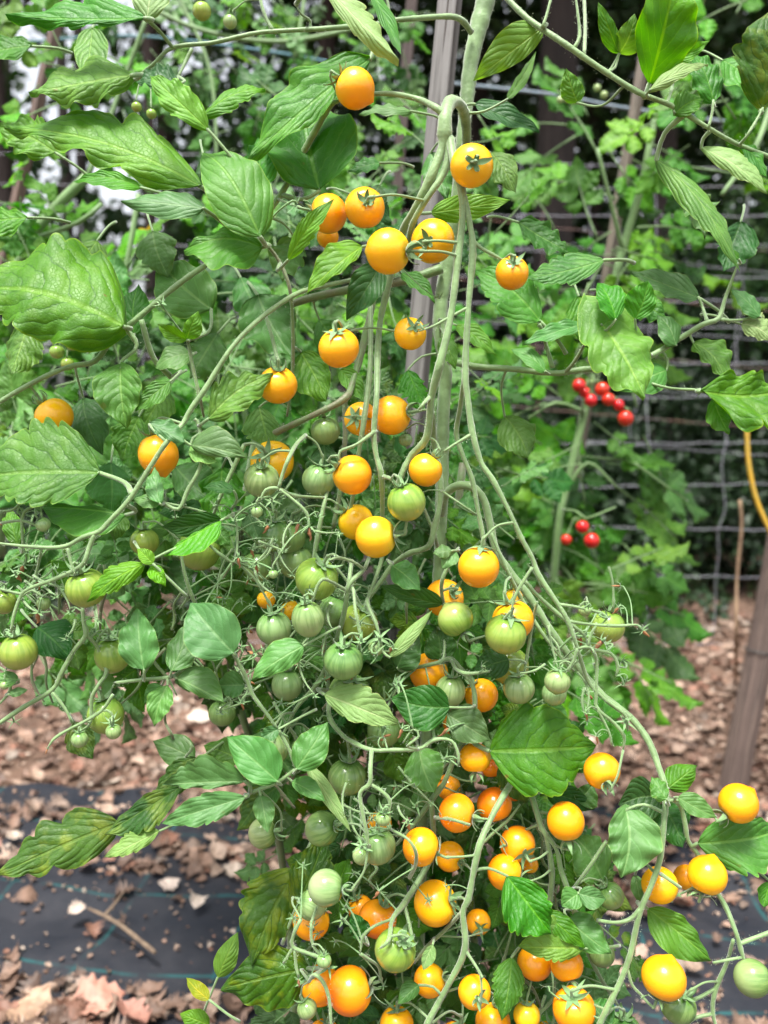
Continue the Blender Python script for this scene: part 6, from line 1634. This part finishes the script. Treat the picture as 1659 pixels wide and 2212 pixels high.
for (x, y, s, cx, cy, cz, dd, dry) in [
 (668, 1140, 32, 0, -1, .2, -2, 1), (555, 1095, 26, 0, -1, .2, -2, 1), (590, 1240, 34, 0, -.9, .5, -1.5, 0), (515, 1205, 26, 0, -1, .2, -1, 1), (480, 1105, 20, -.3, -1, 0, -1, 0), (780, 1385, 40, 0, -.8, .6, -2.5, 0),
 (820, 1380, 44, 0, -.4, .9, -1.5, 0), (870, 1575, 26, .5, -.9, .2, -3, 1), (815, 1412, 38, -.8, -.2, .4, -2, 0), (830, 1755, 40, .1, -.9, .4, -3.2, 0), (780, 1830, 36, .3, -.6, .6, -3.2, 0), (1312, 1335, 36, -.9, -.2, .4, -3, 0),
 (1270, 1315, 30, .5, -.8, .3, -3, 0), (1388, 1362, 26, -.6, -.6, .3, -3, 1), (1270, 1392, 34, -.2, -.9, .4, -2.5, 0), (1345, 1480, 26, 0, -1, .2, -2, 0), (1352, 1470, 22, .4, -.9, .2, -2, 0), (1350, 1560, 36, 0, -.7, .7, -2, 0),
 (1298, 1665, 0.1, 0, -1, 0, 9, 0), (1290, 1590, 22, 0, -1, .3, -2, 1), (820, 1925, 26, .6, -.7, .2, -3, 1), (612, 2085, 14, 0, -1, 0, -3, 0), (645, 2115, 20, 0, -1, 0, -3, 1), (710, 2090, 36, 0, -.6, .7, -3.2, 0),
 (240, 1560, 34, 0, -.8, .5, -2, 0), (103, 1618, 14, .5, -.9, 0, -2, 1), (60, 1195, 22, 0, -1, .2, 0, 0), (85, 1105, 34, -.3, -.6, .7, -.5, 0), (40, 1110, 30, 0, -.9, .4, 0, 0), (35, 1240, 32, 0, -.6, .7, 0, 1), (70, 1280, 36, 0, -.9, .4, -1, 0),
 (10, 1375, 26, 0, -.9, .3, -1, 0), (22, 1445, 20, 0, -1, .2, -1, 0), (235, 1370, 44, .1, -.8, .5, 1, 0), (150, 1245, 22, 0, -1, .2, 0, 0), (395, 1340, 24, 0, -1, .2, 2, 0), (950, 640, 20, -.2, .6, .4, 1, 0), (910, 990, 20, .3, -.8, .2, 2, 0),
 (350, 655, 34, -.4, -.4, .6, -1, 0), (640, 440, 36, -.5, -.2, .6, 0, 0), (690, 1560, 24, .1, -.9, .3, 1, 0), (905, 1080, 26, 0, -.9, .2, 1, 0), (620, 1410, 28, 0, -.9, .3, 1, 1), (660, 1440, 30, .2, -.9, .3, 0, 0), (700, 1390, 28, .2, -.9, .3, 2, 1),
 (1185, 2130, 26, 0, .9, .3, -1, 0), (895, 1700, 24, 0, -.9, .3, -1, 0), (960, 1640, 26, .4, -.6, .5, -1.5, 0), (655, 1870, 26, 0, -.9, .4, 0, 0), (740, 1990, 30, 0, -.9, .4, 1, 0), (885, 2060, 30, .5, -.5, .6, -2, 0), (860, 1480, 34, .3, -.7, .6, -2, 0),
 (1040, 1440, 24, .8, -.2, .4, -1.5, 0), (520, 1300, 26, 0, -.9, .3, 3, 0), (600, 1310, 26, 0, -.9, .3, 1, 0), (470, 1250, 30, .2, -.9, .3, 3, 0), (30, 1560, 24, 0, -.9, .3, 1, 0)]:
    if s > 1: star(x, y, s, cx, cy, cz, dd, bool(dry))
for k in range(95):
    c_ = fr.choice([(60, 1210, 90, 110), (560, 1120, 110, 60), (620, 1260, 120, 80), (780, 1300, 120, 120), (540, 1420, 120, 100), (1290, 1380, 80, 90), (820, 1680, 110, 110), (720, 2030, 100, 120), (960, 1950, 160, 140), (880, 1540, 120, 80)])
    star(c_[0] + fr.gauss(0, c_[2] * .55), c_[1] + fr.gauss(0, c_[3] * .55), fr.uniform(18, 36), fr.uniform(-.6, .6), fr.uniform(-1, .2), fr.uniform(.1, .8), fr.uniform(-2, 2.5), fr.random() < .28)
for k in range(60):
    c_ = fr.choice([(600, 1150, 130, 80), (700, 1300, 130, 130), (820, 1420, 110, 120), (560, 1480, 120, 110), (1260, 1400, 90, 110), (780, 1720, 120, 120), (100, 1260, 110, 120)])
    x, y = c_[0] + fr.gauss(0, c_[2] * .5), c_[1] + fr.gauss(0, c_[3] * .5)
    if x > 1290: continue
    a = math.radians(fr.uniform(20, 160)); L_ = fr.uniform(40, 110); dd = fr.uniform(-2, 3); b = fr.uniform(-.16, .16)
    pts = [(x + math.cos(a + b * j) * L_ * j / 4, y + math.sin(a + b * j) * L_ * j / 4, 3.6 - .35 * j, dd - .3 * j) for j in range(5)]
    make_stem(plant, 'truss_stalk', pts, 'stem', 7, reg=False)
    if fr.random() < .8: star(pts[-1][0], pts[-1][1] + 4, fr.uniform(16, 30), 0, -.8, .4, pts[-1][3], fr.random() < .3)

# tangled thin stalks inside the vine
for k in range(46):
    for _ in range(30):
        x, y = fr.uniform(0, 1300), fr.uniform(1080, 2180)
        if inner(x, y, fr) and not (x > 1000 and y < 1500): break
    dd = fr.uniform(2, 8)
    a = fr.uniform(50, 130); L_ = fr.uniform(60, 170)
    pts = []
    for j in range(4):
        pts.append((x + math.cos(math.radians(a)) * L_ * j / 3 + fr.uniform(-10, 10), y + math.sin(math.radians(a)) * L_ * j / 3, fr.uniform(2.5, 5), dd + fr.uniform(-.5, .5)))
    make_stem(plant, 'truss_stalk', pts, fr.choice(['stem', 'stem2']), 7, hairs=dd < 5, reg=False)

# the fine hairs that give tomato stems their pale fringe
hv, hf = [], []
for (p, r) in HAIRS:
    for k in range(9):
        t = Vector((fr.gauss(0, 1), fr.gauss(0, .6), fr.gauss(0, 1)))
        if t.length < .1: continue
        t.normalize()
        b = p + t * r * .9 + Vector((fr.uniform(-1, 1), fr.uniform(-1, 1), fr.uniform(-1, 1))) * .0022
        s_ = t.cross(FWD)
        if s_.length < .05: continue
        s_ = s_.normalized() * .00013
        e = p + (b - p).normalized() * (r + fr.uniform(.0008, .0018)) + Vector((0, 0, fr.uniform(-.0003, .0003)))
        i = len(hv)
        hv += [b - s_, b + s_, e]
        hf.append((i, i + 1, i + 2))
ho_ = mesh_obj('stem_hairs', hv, hf, plain_mat('stem_hair', (.42, .52, .33), (.5, .58, .4), 30, .6), plant, smooth_=False)
ho_['kind'] = 'stuff'
print('objects', len(sc.objects), 'tris', sum(len(o.data.polygons) for o in sc.objects if o.type == 'MESH'))
